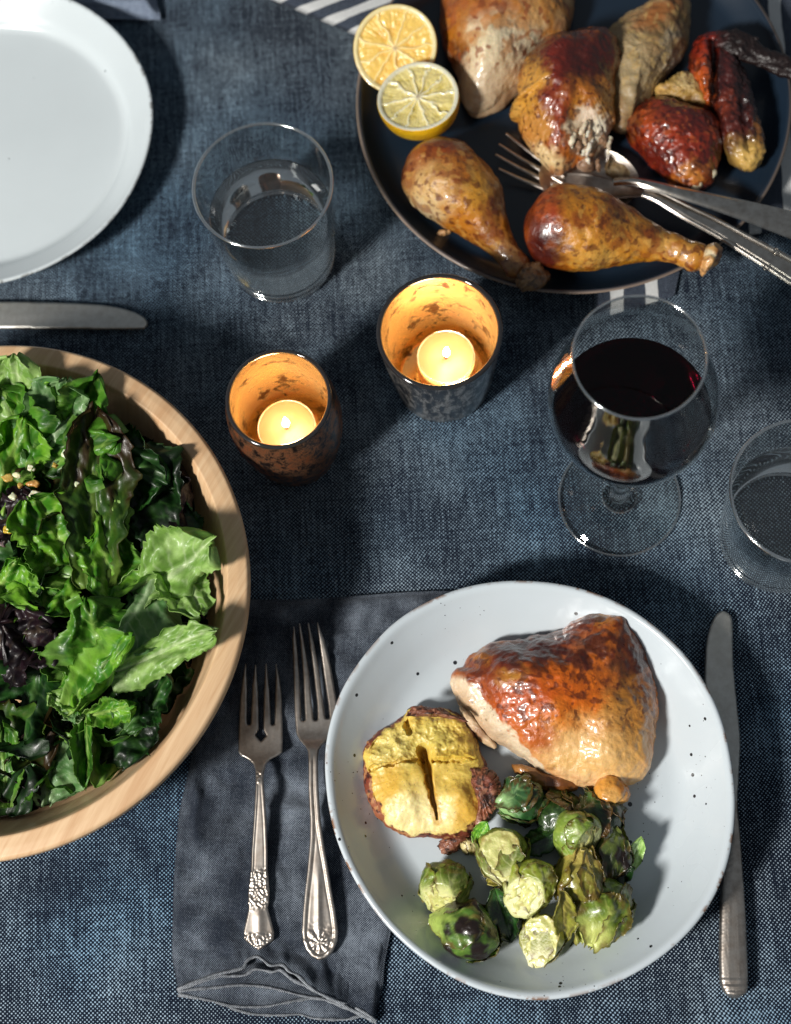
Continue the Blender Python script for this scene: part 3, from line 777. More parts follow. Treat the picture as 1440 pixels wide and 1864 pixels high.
def c5(pts): return [(420 + a / 5.482, 1120 + b / 5.482) for a, b in pts]
def c6(pts): return [(420 + a / 5.482, 1440 + b / 5.482) for a, b in pts]
def fork_build(obj, outline, tip_y, root_y, neck_y, end_y, z0, relief, seps, headcurve=0.006):
    mid = P(480, 1400, 0.008)
    poly = pxline(outline, 0.010)
    def zc(xy):
        w = np.c_[xy, np.full(len(xy), 0.010)]
        x, y = proj(w)
        ks = [tip_y, tip_y + .45 * (root_y - tip_y), root_y, root_y + 0.55 * (neck_y - root_y), neck_y, neck_y + 0.12 * (end_y - neck_y), neck_y + .5 * (end_y - neck_y), end_y]
        zv = [z0 + headcurve, z0 + 0.0022, z0 + 0.0018, z0 + 0.0035, z0 + 0.0088, z0 + 0.0098, z0 + 0.0060, z0 + 0.0022]
        fine = catmull(np.c_[ks, zv], 200)
        return np.interp(y, fine[:, 0], fine[:, 1])
    V, F, vv, tri = flat_solid(poly, zc, 0.0022, 0.0011, step=0.00075, relief=relief)
    def region(c):
        x, y = proj(c)
        r = np.full(len(c), 1)
        r[y > neck_y] = 2
        tin = y < root_y
        r[tin] = 3
        for k, s in enumerate(seps):
            xs = np.interp(y, [p[1] for p in s], [p[0] for p in s])
            r[tin & (x > xs)] = 4 + k
        return r
    emit_split(obj, V, F, region, ['_', 'head', 'handle', 'tine', 'tine', 'tine', 'tine'], M_silver)
sf = thing('salad_fork', 'short silver salad fork with flared ornate handle on the grey napkin', 'fork', P(475, 1450, 0.006))
o_sf = c5([(155, 490), (120, 640), (95, 820), (85, 1000), (78, 1200), (80, 1370), (110, 1410), (190, 1450), (240, 1500), (262, 1560), (268, 1640), (266, 1740)]) + \
    c6([(260, 100), (245, 300), (220, 600), (213, 780), (203, 860), (185, 1000), (180, 1110), (186, 1170), (160, 1280), (133, 1400), (140, 1480), (168, 1512), (200, 1530), (230, 1560), (285, 1590), (335, 1562), (368, 1532), (405, 1510), (435, 1480), (437, 1400), (405, 1280), (376, 1170), (390, 1110), (395, 1000), (385, 860), (378, 780), (380, 600), (372, 300), (360, 100)]) + \
    c5([(352, 1740), (345, 1650), (350, 1580), (365, 1500), (400, 1450), (490, 1400), (520, 1370), (522, 1200), (515, 1000), (510, 800), (490, 620), (460, 490), (454, 520), (442, 850), (437, 1085), (430, 1093), (412, 1093), (405, 1085), (390, 750), (368, 510), (359, 485), (351, 520), (332, 760), (324, 1000), (326, 1140), (355, 1205), (305, 1262), (250, 1200), (282, 1140), (284, 1000), (277, 750), (262, 520), (253, 500), (245, 530), (217, 700), (197, 1085), (190, 1093), (172, 1093), (166, 1085), (168, 700), (163, 520)])
def relief_sf(xy, d):
    x, y = proj(np.c_[xy, np.full(len(xy), 0.010)])
    h = (y > 1425)
    ridge = np.exp(-((d - 0.0011) / 0.00035) ** 2) * 0.00055 * (y > 1430) * (y < 1590) - np.exp(-((d - 0.0019) / 0.00035) ** 2) * 0.00035 * (y > 1430) * (y < 1585)
    orn = sstep(1576, 1592, y) * (1 - sstep(1640, 1665, y)) + sstep(1695, 1708, y) + 0.6 * sstep(1400, 1410, y) * (1 - sstep(1425, 1432, y))
    n = fbm(np.c_[xy * 620, np.zeros(len(xy))], 2)
    pet = np.cos(np.arctan2(y - 1605, x - 474) * 5) * np.exp(-((x - 474) ** 2 + (y - 1605) ** 2) / 60)
    dome = 0.0009 * np.exp(-((x - 473) / 9) ** 2) * sstep(1640, 1670, y)
    return ridge + orn * (np.clip(n, -0.6, 0.6) * 0.0011 + 0.0003 + 0.0006 * pet) + dome
fork_build(sf, o_sf, 1209, 1318, 1410, 1728, 0.0085, relief_sf, [c5([(165, 480), (180, 1100)]), c5([(257, 480), (300, 1200)]), c5([(364, 480), (420, 1100)])], headcurve=0.005)
df = thing('dinner_fork', 'long silver dinner fork with teardrop beaded handle tucked beside the dinner plate', 'fork', P(578, 1450, 0.006))
o_df = c5([(640, 130), (622, 250), (626, 600), (632, 800), (640, 1000), (655, 1180), (690, 1250), (750, 1315), (782, 1365), (790, 1450), (792, 1600)]) + \
    c6([(790, 0), (803, 300), (800, 480), (790, 600), (770, 800), (745, 1000), (725, 1200), (712, 1400), (722, 1500), (755, 1585), (810, 1655), (885, 1690), (960, 1665), (1025, 1600), (1066, 1500), (1075, 1400), (1050, 1200), (1015, 1000), (985, 800), (950, 600), (928, 450), (908, 300), (890, 0)]) + \
    c5([(886, 1600), (884, 1450), (890, 1365), (915, 1315), (980, 1245), (1030, 1165), (1062, 1060), (1072, 930), (1050, 800), (1002, 520), (942, 260), (878, 90), (871, 120), (886, 260), (930, 600), (975, 900), (986, 1020), (978, 1032), (955, 1032), (946, 1022), (920, 850), (880, 550), (840, 300), (797, 120), (788, 95), (780, 120), (791, 300), (830, 600), (864, 900), (868, 1040), (858, 1050), (838, 1050), (829, 1040), (805, 850), (780, 560), (745, 300), (711, 125), (700, 100), (692, 130), (700, 300), (725, 650), (744, 1040), (736, 1054), (716, 1054), (706, 1045), (690, 700), (676, 400), (655, 165)])
def relief_df(xy, d):
    x, y = proj(np.c_[xy, np.full(len(xy), 0.010)])
    on = sstep(1375, 1390, y)
    r = on * (np.exp(-((d - 0.0009) / 0.0003) ** 2) * 0.0005 + np.exp(-((d - 0.0021) / 0.0003) ** 2) * 0.0005 - np.exp(-((d - 0.0032) / 0.0006) ** 2) * 0.0007 - 0.0005 * sstep(0.003, 0.004, d))
    fl = np.exp(-((x - 582) ** 2 / 500 + (y - 1712) ** 2 / 500))
    n = fbm(np.c_[xy * 560, np.ones(len(xy))], 2)
    pet = np.cos(np.arctan2(y - 1716, x - 582) * 8)
    mid = 0.0008 * np.exp(-((x - 581) / 5.5) ** 2) * sstep(1560, 1610, y) * (1 - sstep(1680, 1700, y))
    return r + fl * (0.0005 + 0.0006 * pet * sstep(2, 8, np.hypot(x - 582, y - 1716)) + 0.0008 * np.clip(n, -.7, .7)) + mid
fork_build(df, o_df, 1138, 1311, 1372, 1748, 0.0085, relief_df, [c5([(672, 120), (730, 1060)]), c5([(745, 100), (850, 1060)]), c5([(832, 90), (970, 1040)])], headcurve=0.009)

def knife_build(obj, outline, split, zf, thick_blade, thick_handle, blade_first, relief=None, mats=None):
    poly = pxline(outline, 0.006)
    V, F, vv, tri = flat_solid(poly, zf, thick_blade, 0.0016, step=0.0012, relief=relief)
    emit_split(obj, V, F, lambda c: split(c), ['blade', 'handle'], mats or [M_steel, M_silver])
kn = thing('table_knife', 'silver table knife with ribbed handle lying along the dinner plate', 'knife', P(1330, 1500, 0))
ko = [(1311, 1112), (1301, 1122), (1293, 1141), (1287, 1165), (1284.6, 1190), (1283, 1243), (1286, 1300), (1294, 1370), (1306, 1430), (1325, 1455), (1329, 1470), (1325, 1530), (1313, 1600), (1309, 1694), (1309, 1770), (1312, 1795), (1322, 1811), (1338, 1818), (1354, 1811), (1362, 1793), (1359, 1690), (1355, 1620), (1348, 1520), (1344, 1460), (1346, 1420), (1349, 1354), (1347, 1320), (1341, 1260), (1336, 1202), (1334.5, 1130), (1328, 1116), (1320, 1111)]
ko = catmull(ko, 240, closed=True)
def kz(xy):
    x, y = proj(np.c_[xy, np.full(len(xy), 0.006)])
    return 0.0030 + 0.0022 * sstep(1440, 1560, y)
def krel(xy, d):
    x, y = proj(np.c_[xy, np.full(len(xy), 0.006)])
    h = sstep(1462, 1500, y)
    body = h * 0.0030 * np.sqrt(np.clip(1 - (1 - np.clip(d / 0.005, 0, 1)) ** 2, 0, 1))
    rib = -h * (np.exp(-((d - 0.0026) / 0.0003) ** 2) + np.exp(-((d - 0.0042) / 0.0003) ** 2)) * 0.0006
    end = sstep(1778, 1784, y) * 0.0006 * np.sin(y * 0.55)
    return body + rib + end
knife_build(kn, ko, lambda c: (proj(c)[1] > 1458).astype(int), kz, 0.0022, 0.006, True, krel)
kn2 = thing('table_knife', 'silver knife with its rounded blade between the empty plate and salad bowl', 'knife', P(60, 575, 0))
k2 = catmull([(-330, 545), (-140, 546), (0, 547), (100, 549), (180, 553), (230, 562), (258, 574), (268, 586), (264, 595), (250, 598), (150, 598), (0, 597), (-140, 597), (-200, 590), (-330, 592)], 200, closed=True)
knife_build(kn2, k2, lambda c: (proj(c)[0] < -150).astype(int), lambda xy: np.full(len(xy), 0.0042), 0.0026, 0.006, True, lambda xy, d: 0.0004 * sstep(0.0, 0.012, d))

# serving pieces on the platter: (pixel, height) rails; built as swept ribbons
def ribbon(rail, widths, thick, crown, n=90, m=13, lip=0.0, groove=None):
    """rail rows (px,py,z); widths in px; cross-section crowned; closed slab"""
    R = catmull(np.c_[np.asarray(rail, float), np.asarray(widths, float)], n)
    c = P(R[:, 0], R[:, 1], R[:, 2]); t = np.gradient(c, axis=0); t /= np.linalg.norm(t, axis=1, keepdims=True)
    s = np.cross(t, [0, 0, 1]); s /= np.linalg.norm(s, axis=1, keepdims=True); u = np.cross(s, t)
    sc = np.array([mpp(a, b, z) for a, b, z in R[:, :3]])
    v = np.linspace(-1, 1, m)
    prof = crown * (1 - v ** 2) + lip * np.exp(-((np.abs(v) - 0.86) / 0.10) ** 2)
    if groove: prof = prof - groove * np.exp(-((np.abs(v) - 0.62) / 0.10) ** 2)
    G = c[:, None] + (v[None, :, None] * (R[:, 3] * sc / 2)[:, None, None]) * s[:, None] + prof[None, :, None] * u[:, None]
    return sheet(G, thick)
M_bright = metal('polished_silver', (0.66, 0.61, 0.55), 0.20, 0.08, tarnish=(0.42, 0.37, 0.32))
svf = thing('serving_fork', 'silver serving fork with scrolled handle, tines under the chicken thigh', 'fork', P(1100, 350, TFLOOR))
V, F = ribbon([(1170, 352, .030), (1200, 360, .031), (1250, 387, .030), (1310, 418, .028), (1360, 447, .0265), (1410, 476, .0255), (1470, 512, .0245), (1540, 552, .024)], [12, 20, 28, 33, 37, 43, 50, 52], 0.0020, 0.0010, m=41, lip=0.0013, groove=0.0010)
h_ = part(svf, 'handle', V, F, M_bright)
for sgn in (-1, 1):
    q = []
    for k in range(50):
        a = k / 49 * 7.2; rr = 6.5 * (1 - k / 62)
        q.append((1404 + sgn * 10 + rr * math.cos(a + 0.6 * sgn), 471 - sgn * 15 + rr * math.sin(a + 0.6 * sgn)))
    V, F = tube(pxline(q, 0.0275), 0.0007, 8); part(h_, 'scroll', V, F, M_bright)
V, F = ribbon([(1020, 338, TFLOOR + .004), (1060, 342, TFLOOR + .003), (1100, 346, TFLOOR + .004), (1135, 348, TFLOOR + .010), (1172, 352, .030)], [52, 58, 50, 26, 11], 0.0018, -0.0016)
part(svf, 'head', V, F, M_silver)
for (x0, y0), (x1, y1) in (((921, 243), (1030, 322)), ((908, 262), (1027, 333)), ((902, 281), (1024, 344)), ((908, 307), (1022, 355))):
    V, F = tube(catmull(np.vstack([P(x0, y0, TFLOOR + .012), P(x0 * .6 + x1 * .4, y0 * .6 + y1 * .4 + 2, TFLOOR + .006), P(x1, y1, TFLOOR + .004)]), 24), np.linspace(0.0008, 0.0021, 24), 10, 0.6)
    part(svf, 'tine', V, F, M_silver)
sp = thing('serving_spoon', 'plain silver serving spoon handle resting across the platter lip', 'spoon', P(1130, 335, TFLOOR))
V, F = ribbon([(1120, 333, .026), (1150, 331, .033), (1185, 338, .036), (1240, 353, .036), (1300, 369, .035), (1360, 386, .034), (1420, 404, .033), (1480, 424, .032), (1540, 446, .031)], [12, 13, 16, 22, 30, 40, 50, 58, 60], 0.0022, 0.0022)
part(sp, 'handle', V, F, M_bright)
V, F = lathe(catmull([(0.0, 0.0), (0.012, 0.0008), (0.021, 0.0042), (0.026, 0.0095), (0.0265, 0.0098), (0.0215, 0.0032), (0.012, -0.0004), (0.0, -0.0012)], 50), 60, (0, 0))
sc_ = P(1072, 326, TFLOOR + .012); ax = P(1120, 333, .02) - P(1040, 322, .02); an = math.atan2(ax[1], ax[0])
V[..., 0] *= 1.35; x_, y_ = V[..., 0].copy(), V[..., 1].copy()
V[..., 0] = x_ * math.cos(an) - y_ * math.sin(an) + sc_[0]; V[..., 1] = x_ * math.sin(an) + y_ * math.cos(an) + sc_[1]; V[..., 2] += TFLOOR + 0.0015
part(sp, 'spoon_bowl', V, F, M_silver)
# ------------------------------------------------------------------ food: painted organic solids
def paint(V, base, spots, warp=10.0, seed=0.0, soft=0.62):
    """colour of the food itself, laid out over photo pixels: spots (px,py,rx,ry,deg,hex,strength)"""
    sh = V.shape[:-1]; v = V.reshape(-1, 3)
    x, y = proj(v)
    n1 = fbm(v * 90 + seed, 4); n2 = fbm(v * 90 + seed + 40, 4); n3 = fbm(v * 300 + seed + 80, 2)
    x = x + n1 * warp * 1.6 + n3 * warp * 0.5; y = y + n2 * warp * 1.6 - n3 * warp * 0.5
    c = np.tile(hexc(base), (len(v), 1)) if isinstance(base, str) else base.copy()
    for px, py, rx, ry, deg, hx, st in spots:
        a = math.radians(deg); dx, dy = x - px, y - py
        u = (dx * math.cos(a) + dy * math.sin(a)) / rx; w = (-dx * math.sin(a) + dy * math.cos(a)) / ry
        d = np.sqrt(u * u + w * w)
        k = (1 - sstep(1 - soft, 1 + soft, d)) * st
        c = c * (1 - k[:, None]) + hexc(hx)[None] * k[:, None]
    return c.reshape(sh + (3,))

def speckle(c, V, scale, thr, hx, st=0.8, seed=0.0, mask=1.0, soft=0.12):
    n = fbm(V.reshape(-1, 3) * scale + seed, 2) * 1.12
    k = (sstep(thr, thr + soft, n) * st * np.asarray(mask).reshape(-1) if np.ndim(mask) else sstep(thr, thr + soft, n) * st * mask)[:, None]
    sh = c.shape; c = c.reshape(-1, 3)
    return (c * (1 - k) + hexc(hx)[None] * k).reshape(sh)

def blob(outline, zmid, zbot, H, pw=2.6, q=0.62, nth=220, nr=80, center=None, lumps=(), disp=((60, 0.0015, 3),), seed=0.0, hfun=None, edge_rough=0.0, bulge=0.0):
    """solid with a traced plan outline: domed top, rounded flank tucked in below"""
    oc = catmull(outline, 400, closed=True)
    cpx = np.asarray(center if center is not None else oc.mean(0), float)
    d = oc - cpx; a = np.arctan2(d[:, 1], d[:, 0]); r = np.linalg.norm(d, axis=1)
    k = np.argsort(a); a, r = a[k], r[k]
    th = np.linspace(-np.pi, np.pi, nth, endpoint=False)
    rr = np.interp(th, np.r_[a - 2 * np.pi, a, a + 2 * np.pi], np.r_[r, r, r])
    if edge_rough: rr = rr * (1 + edge_rough * fbm(np.c_[np.cos(th) * 9, np.sin(th) * 9, np.full(nth, seed)], 4))
    nb = max(14, nr // 3)
    ph = np.concatenate([np.linspace(0, np.pi / 2, nr), np.pi / 2 + np.linspace(0, np.pi / 2, nb + 1)[1:]])
    rad = np.sin(ph) ** (0.72)                        # denser towards the flank
    rad[nr:] = 1 - (1 - np.sin(ph[nr:])) ** 0.8
    Rr, Th = np.meshgrid(rad, th, indexing='ij')
    px = cpx[0] + Rr * rr[None] * np.cos(Th); py = cpx[1] + Rr * rr[None] * np.sin(Th)
    w = P(px, py, zmid)
    top = (np.arange(len(ph)) < nr)[:, None]
    hz = np.clip(1 - Rr ** pw, 0, 1) ** q
    z = np.where(top, zmid + H * hz, zmid - (zmid - zbot) * np.clip(1 - Rr ** 5, 0, 1) ** 0.5)
    if hfun is not None: z = np.where(top, z + hfun(px, py, Rr) , z)
    for lx, ly, la, ls in lumps:
        g = np.exp(-((px - lx) ** 2 + (py - ly) ** 2) / (2 * ls * ls))
        z = np.where(top, z + la * g * np.clip((1 - Rr) * 6, 0, 1), z)
    w[..., 2] = z
    nrm = gridnormals(w, wv=True)
    if nrm[5, 0, 2] < 0: nrm = -nrm
    nrm[0] = (0, 0, 1)
    for sc, am, oc_ in disp:
        f = fbm(w * sc + seed, oc_)
        f[0] = f[0].mean()
        w = w + nrm * (f * am)[..., None]
    w[0] = w[0].mean(0); w[-1] = w[-1].mean(0)
    w[..., 2] = np.maximum(w[..., 2], zbot)
    F = gridfaces(len(ph), nth, wv=True)
    return w, F, Rr, Th, top & np.ones_like(Rr, bool)

def orient(V, F):
    """make faces look outward"""
    v = V.reshape(-1, 3); c = v.mean(0); f = F
    n = np.cross(v[f[:, 1]] - v[f[:, 0]], v[f[:, 2]] - v[f[:, 0]])
    if ((v[f].mean(1) - c) * n).sum() < 0: return F[:, ::-1].copy()
    return F

def limb(spine, nth=140, ns=200, disp=((60, 0.0012, 3),), seed=0.0, flat=0.92, zfloor=None, wrinkle=0.0):
    """swept solid: spine rows (px, py, z, radius px), rounded ends"""
    R = catmull(np.asarray(spine, float), 400)
    c = P(R[:, 0], R[:, 1], R[:, 2]); sc = np.array([mpp(a, b, z) for a, b, z in R[:, :3]])
    A = np.c_[c, R[:, 3] * sc]
    d = np.concatenate([[0], np.cumsum(np.linalg.norm(np.diff(c, axis=0), axis=1))]); L = d[-1]
    u = 0.5 - 0.5 * np.cos(np.linspace(0, np.pi, ns)) * 1.0
    u = 0.55 * u + 0.45 * np.linspace(0, 1, ns)
    A = np.stack([np.interp(u * L, d, A[:, k]) for k in range(4)], 1)
    c, r = A[:, :3], A[:, 3]
    r0, r1 = r[0], r[-1]; s = u * L
    e0 = np.clip(1 - s / (r0 * 0.9), 0, 1); e1 = np.clip(1 - (L - s) / (r1 * 0.9), 0, 1)
    r = r * np.sqrt(np.clip(1 - e0 ** 2, 0, 1)) * np.sqrt(np.clip(1 - e1 ** 2, 0, 1))
    t = np.gradient(c, axis=0); t /= np.linalg.norm(t, axis=1, keepdims=True) + 1e-12
    sd = np.cross(t, [0, 0, 1.0]); sd /= np.linalg.norm(sd, axis=1, keepdims=True) + 1e-12; up = np.cross(sd, t)
    th = np.linspace(0, 2 * np.pi, nth, endpoint=False)
    G = c[:, None] + r[:, None, None] * (np.cos(th)[None, :, None] * sd[:, None] + flat * np.sin(th)[None, :, None] * up[:, None])
    nrm = np.cos(th)[None, :, None] * sd[:, None] + np.sin(th)[None, :, None] * up[:, None]
    k = np.clip(r / (r.max() * 0.25), 0, 1)[:, None]
    for s_, a_, o_ in disp:
        G = G + nrm * (fbm(G * s_ + seed, o_) * a_ * k)[..., None]
    if wrinkle:
        q = G.copy(); q = q + 0.01 * fbm(G * 30 + seed, 2)[..., None]
        G = G + nrm * (ridged(q * np.array([55, 55, 55]) + seed, 2) * wrinkle * k)[..., None]
    G[0] = G[0].mean(0); G[-1] = G[-1].mean(0)
    if zfloor is not None: G[..., 2] = np.maximum(G[..., 2], zfloor)
    F = gridfaces(ns, nth, wv=True)
    return G, F

M_skin = food('roast_skin', rough=0.34, coat=0.6, coatr=0.14, sss=0.12, sssr=(0.004, 0.0015, 0.0006), fine=480, fstr=0.55, fdist=0.0011, mott=0.24, rvar=0.16)
M_meat = food('cooked_meat', rough=0.55, coat=0.15, coatr=0.3, sss=0.25, sssr=(0.004, 0.002, 0.001), fine=800, fstr=0.4, fdist=0.0008, mott=0.2)
M_bone = food('bone', rough=0.5, coat=0.2, sss=0.2, fine=700, fstr=0.3, mott=0.15)

# ---- roast thigh on the dinner plate
th_out = [(822, 1232), (844, 1214), (855, 1191), (882, 1173), (911, 1170), (937, 1170), (963, 1160), (981, 1156), (1016, 1149), (1033, 1135), (1062, 1118), (1080, 1108), (1109, 1106), (1147, 1106), (1156, 1132), (1176, 1179), (1191, 1243), (1198, 1284), (1194, 1337), (1188, 1395), (1167, 1418), (1140, 1432), (1095, 1434), (1068, 1436), (1022, 1421), (975, 1401), (946, 1383), (917, 1360), (882, 1337), (852, 1302), (832, 1278)]
PF = float(plate_floor(P(1020, 1290, 0.01)))
thigh = thing('chicken_thigh', 'glossy browned roast chicken thigh on the white dinner plate', 'chicken', P(1020, 1290, PF))
def th_h(px, py, R):
    return 0.004 * np.sin((px - 900) / 55.0) * (1 - R) * (1 - sstep(1230, 1330, py)) - 0.006 * np.exp(-((px - 1085 - (py - 1250) * -0.35) / 30) ** 2) * (1 - R) * sstep(1200, 1330, py)
w, F, Rr, Th, top = blob(th_out, 0.022, PF + 0.0005, 0.026, pw=2.2, q=0.60, nth=620, nr=150, center=(1040, 1280), hfun=th_h,
    lumps=[(930, 1230, 0.006, 32), (1120, 1180, 0.007, 40), (1000, 1290, 0.006, 45), (1130, 1330, 0.004, 40), (1100, 1400, 0.003, 30), (890, 1280, -0.004, 20)],
    disp=((32, 0.0024, 2), (110, 0.0008, 2), (280, 0.0003, 1)), seed=3.3, edge_rough=0.012)
c = paint(w, 'c06a18', [
    (1090, 1180, 80, 60, 0, 'b55f18', 1.0), (1010, 1290, 95, 80, 0, 'd4650a', 1.0), (940, 1270, 80, 60, 20, 'ae480c', .9), (1030, 1330, 70, 40, 0, 'd07c1c', .9),
    (1080, 1400, 110, 46, 12, 'e4c08c', 1.0), (1150, 1350, 45, 90, 0, 'd8a456', .9), (1075, 1360, 70, 45, 0, 'e0b472', .8), (1130, 1270, 16, 60, 25, 'a8762f', .6),
    (900, 1200, 66, 28, -10, '5e2010', .95), (985, 1180, 66, 32, -10, '42140c', 1.0), (1060, 1145, 50, 26, -35, '7c3413', .85), (885, 1235, 40, 34, 0, '7a3010', .75), (925, 1228, 24, 14, 0, 'b9822e', .8),
    (1145, 1160, 22, 60, -15, '4e1a0c', .8), (1138, 1215, 36, 40, 0, '34100a', .95), (1175, 1240, 16, 70, -6, '7a3c14', .8), (955, 1250, 16, 9, 0, '5a1d10', .7), (975, 1335, 30, 26, 0, '7d2c0e', .6), (1000, 1392, 16, 8, 0, '5c1f0c', .85),
    (1090, 1120, 26, 14, 0, 'cf953f', .8), (870, 1190, 14, 16, 0, 'bd7a26', .6), (1060, 1175, 26, 12, -30, 'b06a44', .5), (1150, 1300, 30, 60, 0, 'b8741f', .6), (1040, 1390, 60, 16, 8, 'dca858', .5), (960, 1330, 40, 30, 30, 'c05c10', .6)], warp=12, seed=1.0, soft=0.85)
x, y = proj(w.reshape(-1, 3)); x = x.reshape(Rr.shape); y = y.reshape(Rr.shape)
# the lean flank left and below the skin's torn edge
dl = (x - 836) * 0.83 - (y - 1245) * 0.72 + fbm(w * 150, 3) * 9
fl = (1 - sstep(14, 22, dl)) * sstep(1225, 1240, y)
c = c * (1 - fl[..., None]) + paint(w, 'd8c3a4', [(850, 1290, 18, 60, -35, 'b78f66', .6), (900, 1350, 20, 50, -50, '9a6f4a', .5)], warp=4) * fl[..., None]
c = speckle(c, w, 260, 0.50, '5a1a0a', 0.5, 5.0, mask=sstep(0.0, 0.3, 1 - fl) * (0.12 + 0.88 * (1 - sstep(1290, 1370, y))))
rim_ = (1 - sstep(1195, 1255, y + 0.25 * (1010 - x))) * (1 - fl)
c = speckle(c, w, 95, 0.02, '3c120a', 0.85, 21.0, mask=rim_, soft=0.35)
c = speckle(c, w, 150, 0.30, '4a160a', 0.7, 27.0, mask=(1 - sstep(1300, 1345, y)) * (1 - fl), soft=0.2)
c = speckle(c, w, 400, 0.66, '3a1006', 0.5, 9.0, mask=1 - sstep(1300, 1380, y))
part(thigh, 'roasted_skin', w, orient(w, F), M_skin, c)
G, F = limb([(1085, 1425, PF + .018, 30), (1110, 1440, PF + .017, 30), (1124, 1452, PF + .015, 27), (1128, 1464, PF + .014, 20)], 70, 70, disp=((90, 0.0016, 3), (400, 0.0004, 2)), seed=8, zfloor=PF + .0005)
c = paint(G, 'd8953c', [(1140, 1430, 20, 22, 0, 'a8641f', .8), (1115, 1455, 20, 16, 0, 'e0ad62', .7), (1100, 1465, 8, 10, 0, '8f4c16', .7)], warp=4)
part(thigh, 'knuckle', G, orient(G, F), M_skin, c)
w, F, Rr, Th, top = blob([(930, 1392), (960, 1395), (1000, 1408), (1050, 1425), (1045, 1442), (1000, 1440), (955, 1422)], PF + .008, PF + .0005, 0.007, nth=90, nr=30, disp=((120, 0.0012, 3),), seed=2)
part(thigh, 'skin_flap', w, orient(w, F), M_skin, paint(w, '8a5a2a', [(960, 1410, 30, 12, 20, 'b07a40', .8), (1020, 1428, 25, 10, 10, '6b3a18', .8)], warp=4))
w, F, Rr, Th, top = blob([(836, 1285), (858, 1300), (880, 1330), (902, 1352), (898, 1362), (870, 1345), (846, 1318)], PF + .010, PF + .001, 0.006, nth=80, nr=26, disp=((200, 0.0010, 3),), seed=4)
part(thigh, 'meat_strip', w, orient(w, F), M_meat, paint(w, 'c9ab86', [(870, 1335, 14, 18, 30, '8a5e3c', .8)], warp=4))

# ---- smashed potato
M_potato = food('potato_flesh', rough=0.5, coat=0.2, coatr=0.3, sss=0.35, sssr=(0.006, 0.004, 0.001), fine=420, fstr=0.3, fdist=0.0010, mott=0.10)
M_potskin = food('potato_skin', rough=0.5, coat=0.35, coatr=0.25, fine=600, fstr=0.6, fdist=0.0014, mott=0.35)
po_out = [(748, 1289), (775, 1293), (807, 1291), (838, 1301), (862, 1326), (872, 1364), (886, 1398), (893, 1440), (888, 1475), (876, 1500), (848, 1520), (800, 1527), (750, 1524), (713, 1511), (688, 1494), (669, 1447), (661, 1405), (659, 1374), (671, 1349), (698, 1326), (732, 1307)]
PQ = float(plate_floor(P(780, 1410, 0.01)))
potato = thing('smashed_potato', 'round smashed roast potato with split yellow top and brown skin', 'potato', P(780, 1410, PQ))
def seg(px, py, a, b):
    a = np.array(a, float); b = np.array(b, float); ab = b - a
    t = np.clip(((px - a[0]) * ab[0] + (py - a[1]) * ab[1]) / (ab @ ab), 0, 1)
    return np.hypot(px - a[0] - t * ab[0], py - a[1] - t * ab[1]), t
def po_h(px, py, R):
    n = fbm(np.stack([px / 19.0, py / 19.0, np.zeros_like(px)], -1), 3)
    d1, t1 = seg(px + n * 2, py, (771, 1372), (797, 1494)); w1 = (11 * (1 - t1) ** 0.8 + 2.2) * (1 + 0.35 * n)
    g = -0.0155 * (1 - sstep(w1 * 0.15, w1 * 1.05, d1)) * (1 - 0.45 * t1)
    d2, t2 = seg(px, py + n * 7, (676, 1404), (768, 1384)); g = g - 0.0070 * (1 - sstep(0.5, 6, d2)) * (0.4 + 0.6 * t2)
    d3, t3 = seg(px, py + n * 5, (790, 1391), (872, 1384)); g = g - 0.0060 * (1 - sstep(0.5, 5, d3)) * (1 - 0.5 * t3) + 0.0032 * sstep(1393, 1387, py + n * 5) * sstep(786, 794, px) * (1 - sstep(0, 40, 1388 - py))
    d4, t4 = seg(px + n * 6, py, (735, 1308), (747, 1338)); g = g - 0.007 * (1 - sstep(0.5, 5, d4))
    big = fbm(np.stack([px / 46.0, py / 46.0, np.full_like(px, 3.3)], -1), 2); g = g + 0.0020 * big + 0.0030 * np.exp(-((px - 735) ** 2 + (py - 1450) ** 2) / 1400) + 0.0030 * np.exp(-((px - 835) ** 2 + (py - 1450) ** 2) / 1100) - 0.004 * np.exp(-((px - 770) ** 2 + (py - 1372) ** 2) / 500)
    rough = 0.0004 + 0.0014 * (1 - sstep(1370, 1410, py))
    d5, _ = seg(px, py, (690, 1385), (760, 1350)); 
    return (g + n * rough - 0.0035 * (1 - sstep(0, 60, 1400 - py)) * (py > 1340) * 0 ) * (R < 0.9)
w, F, Rr, Th, top = blob(po_out, 0.021, PQ + 0.0005, 0.0145, pw=3.6, q=0.55, nth=480, nr=170, center=(778, 1410), hfun=po_h, disp=((45, 0.0016, 2), (200, 0.00035, 2)), seed=6.1, edge_rough=0.015)
x, y = proj(w.reshape(-1, 3)); x = x.reshape(Rr.shape); y = y.reshape(Rr.shape)
n = fbm(w * 120, 4)
c = paint(w, 'dcbc58', [(760, 1485, 74, 44, 0, 'ecdb9e', .95), (720, 1360, 40, 34, 0, 'd0c070', .8), (790, 1340, 40, 24, 0, 'cbb85c', .8), (830, 1375, 40, 14, 0, 'd0b044', .9), (850, 1470, 30, 40, 0, 'dfae3e', .8), (700, 1440, 22, 50, 20, 'd8a83c', .7), (850, 1345, 24, 20, 0, 'b9943a', .7)], warp=7)
d1, t1 = seg(x, y, (771, 1372), (797, 1494)); k = (1 - sstep(6, 12, d1))[..., None] * 0.6; c = c * (1 - k) + hexc('c08a1c') * k
sk = np.clip(sstep(0.925, 0.96, Rr + n * 0.06 + 0.05 * sstep(1480, 1520, y) * (x > 850) + 0.07 * (x < 700) * sstep(1380, 1420, y)), 0, 1)
sk = np.where(top, sk, 1.0)
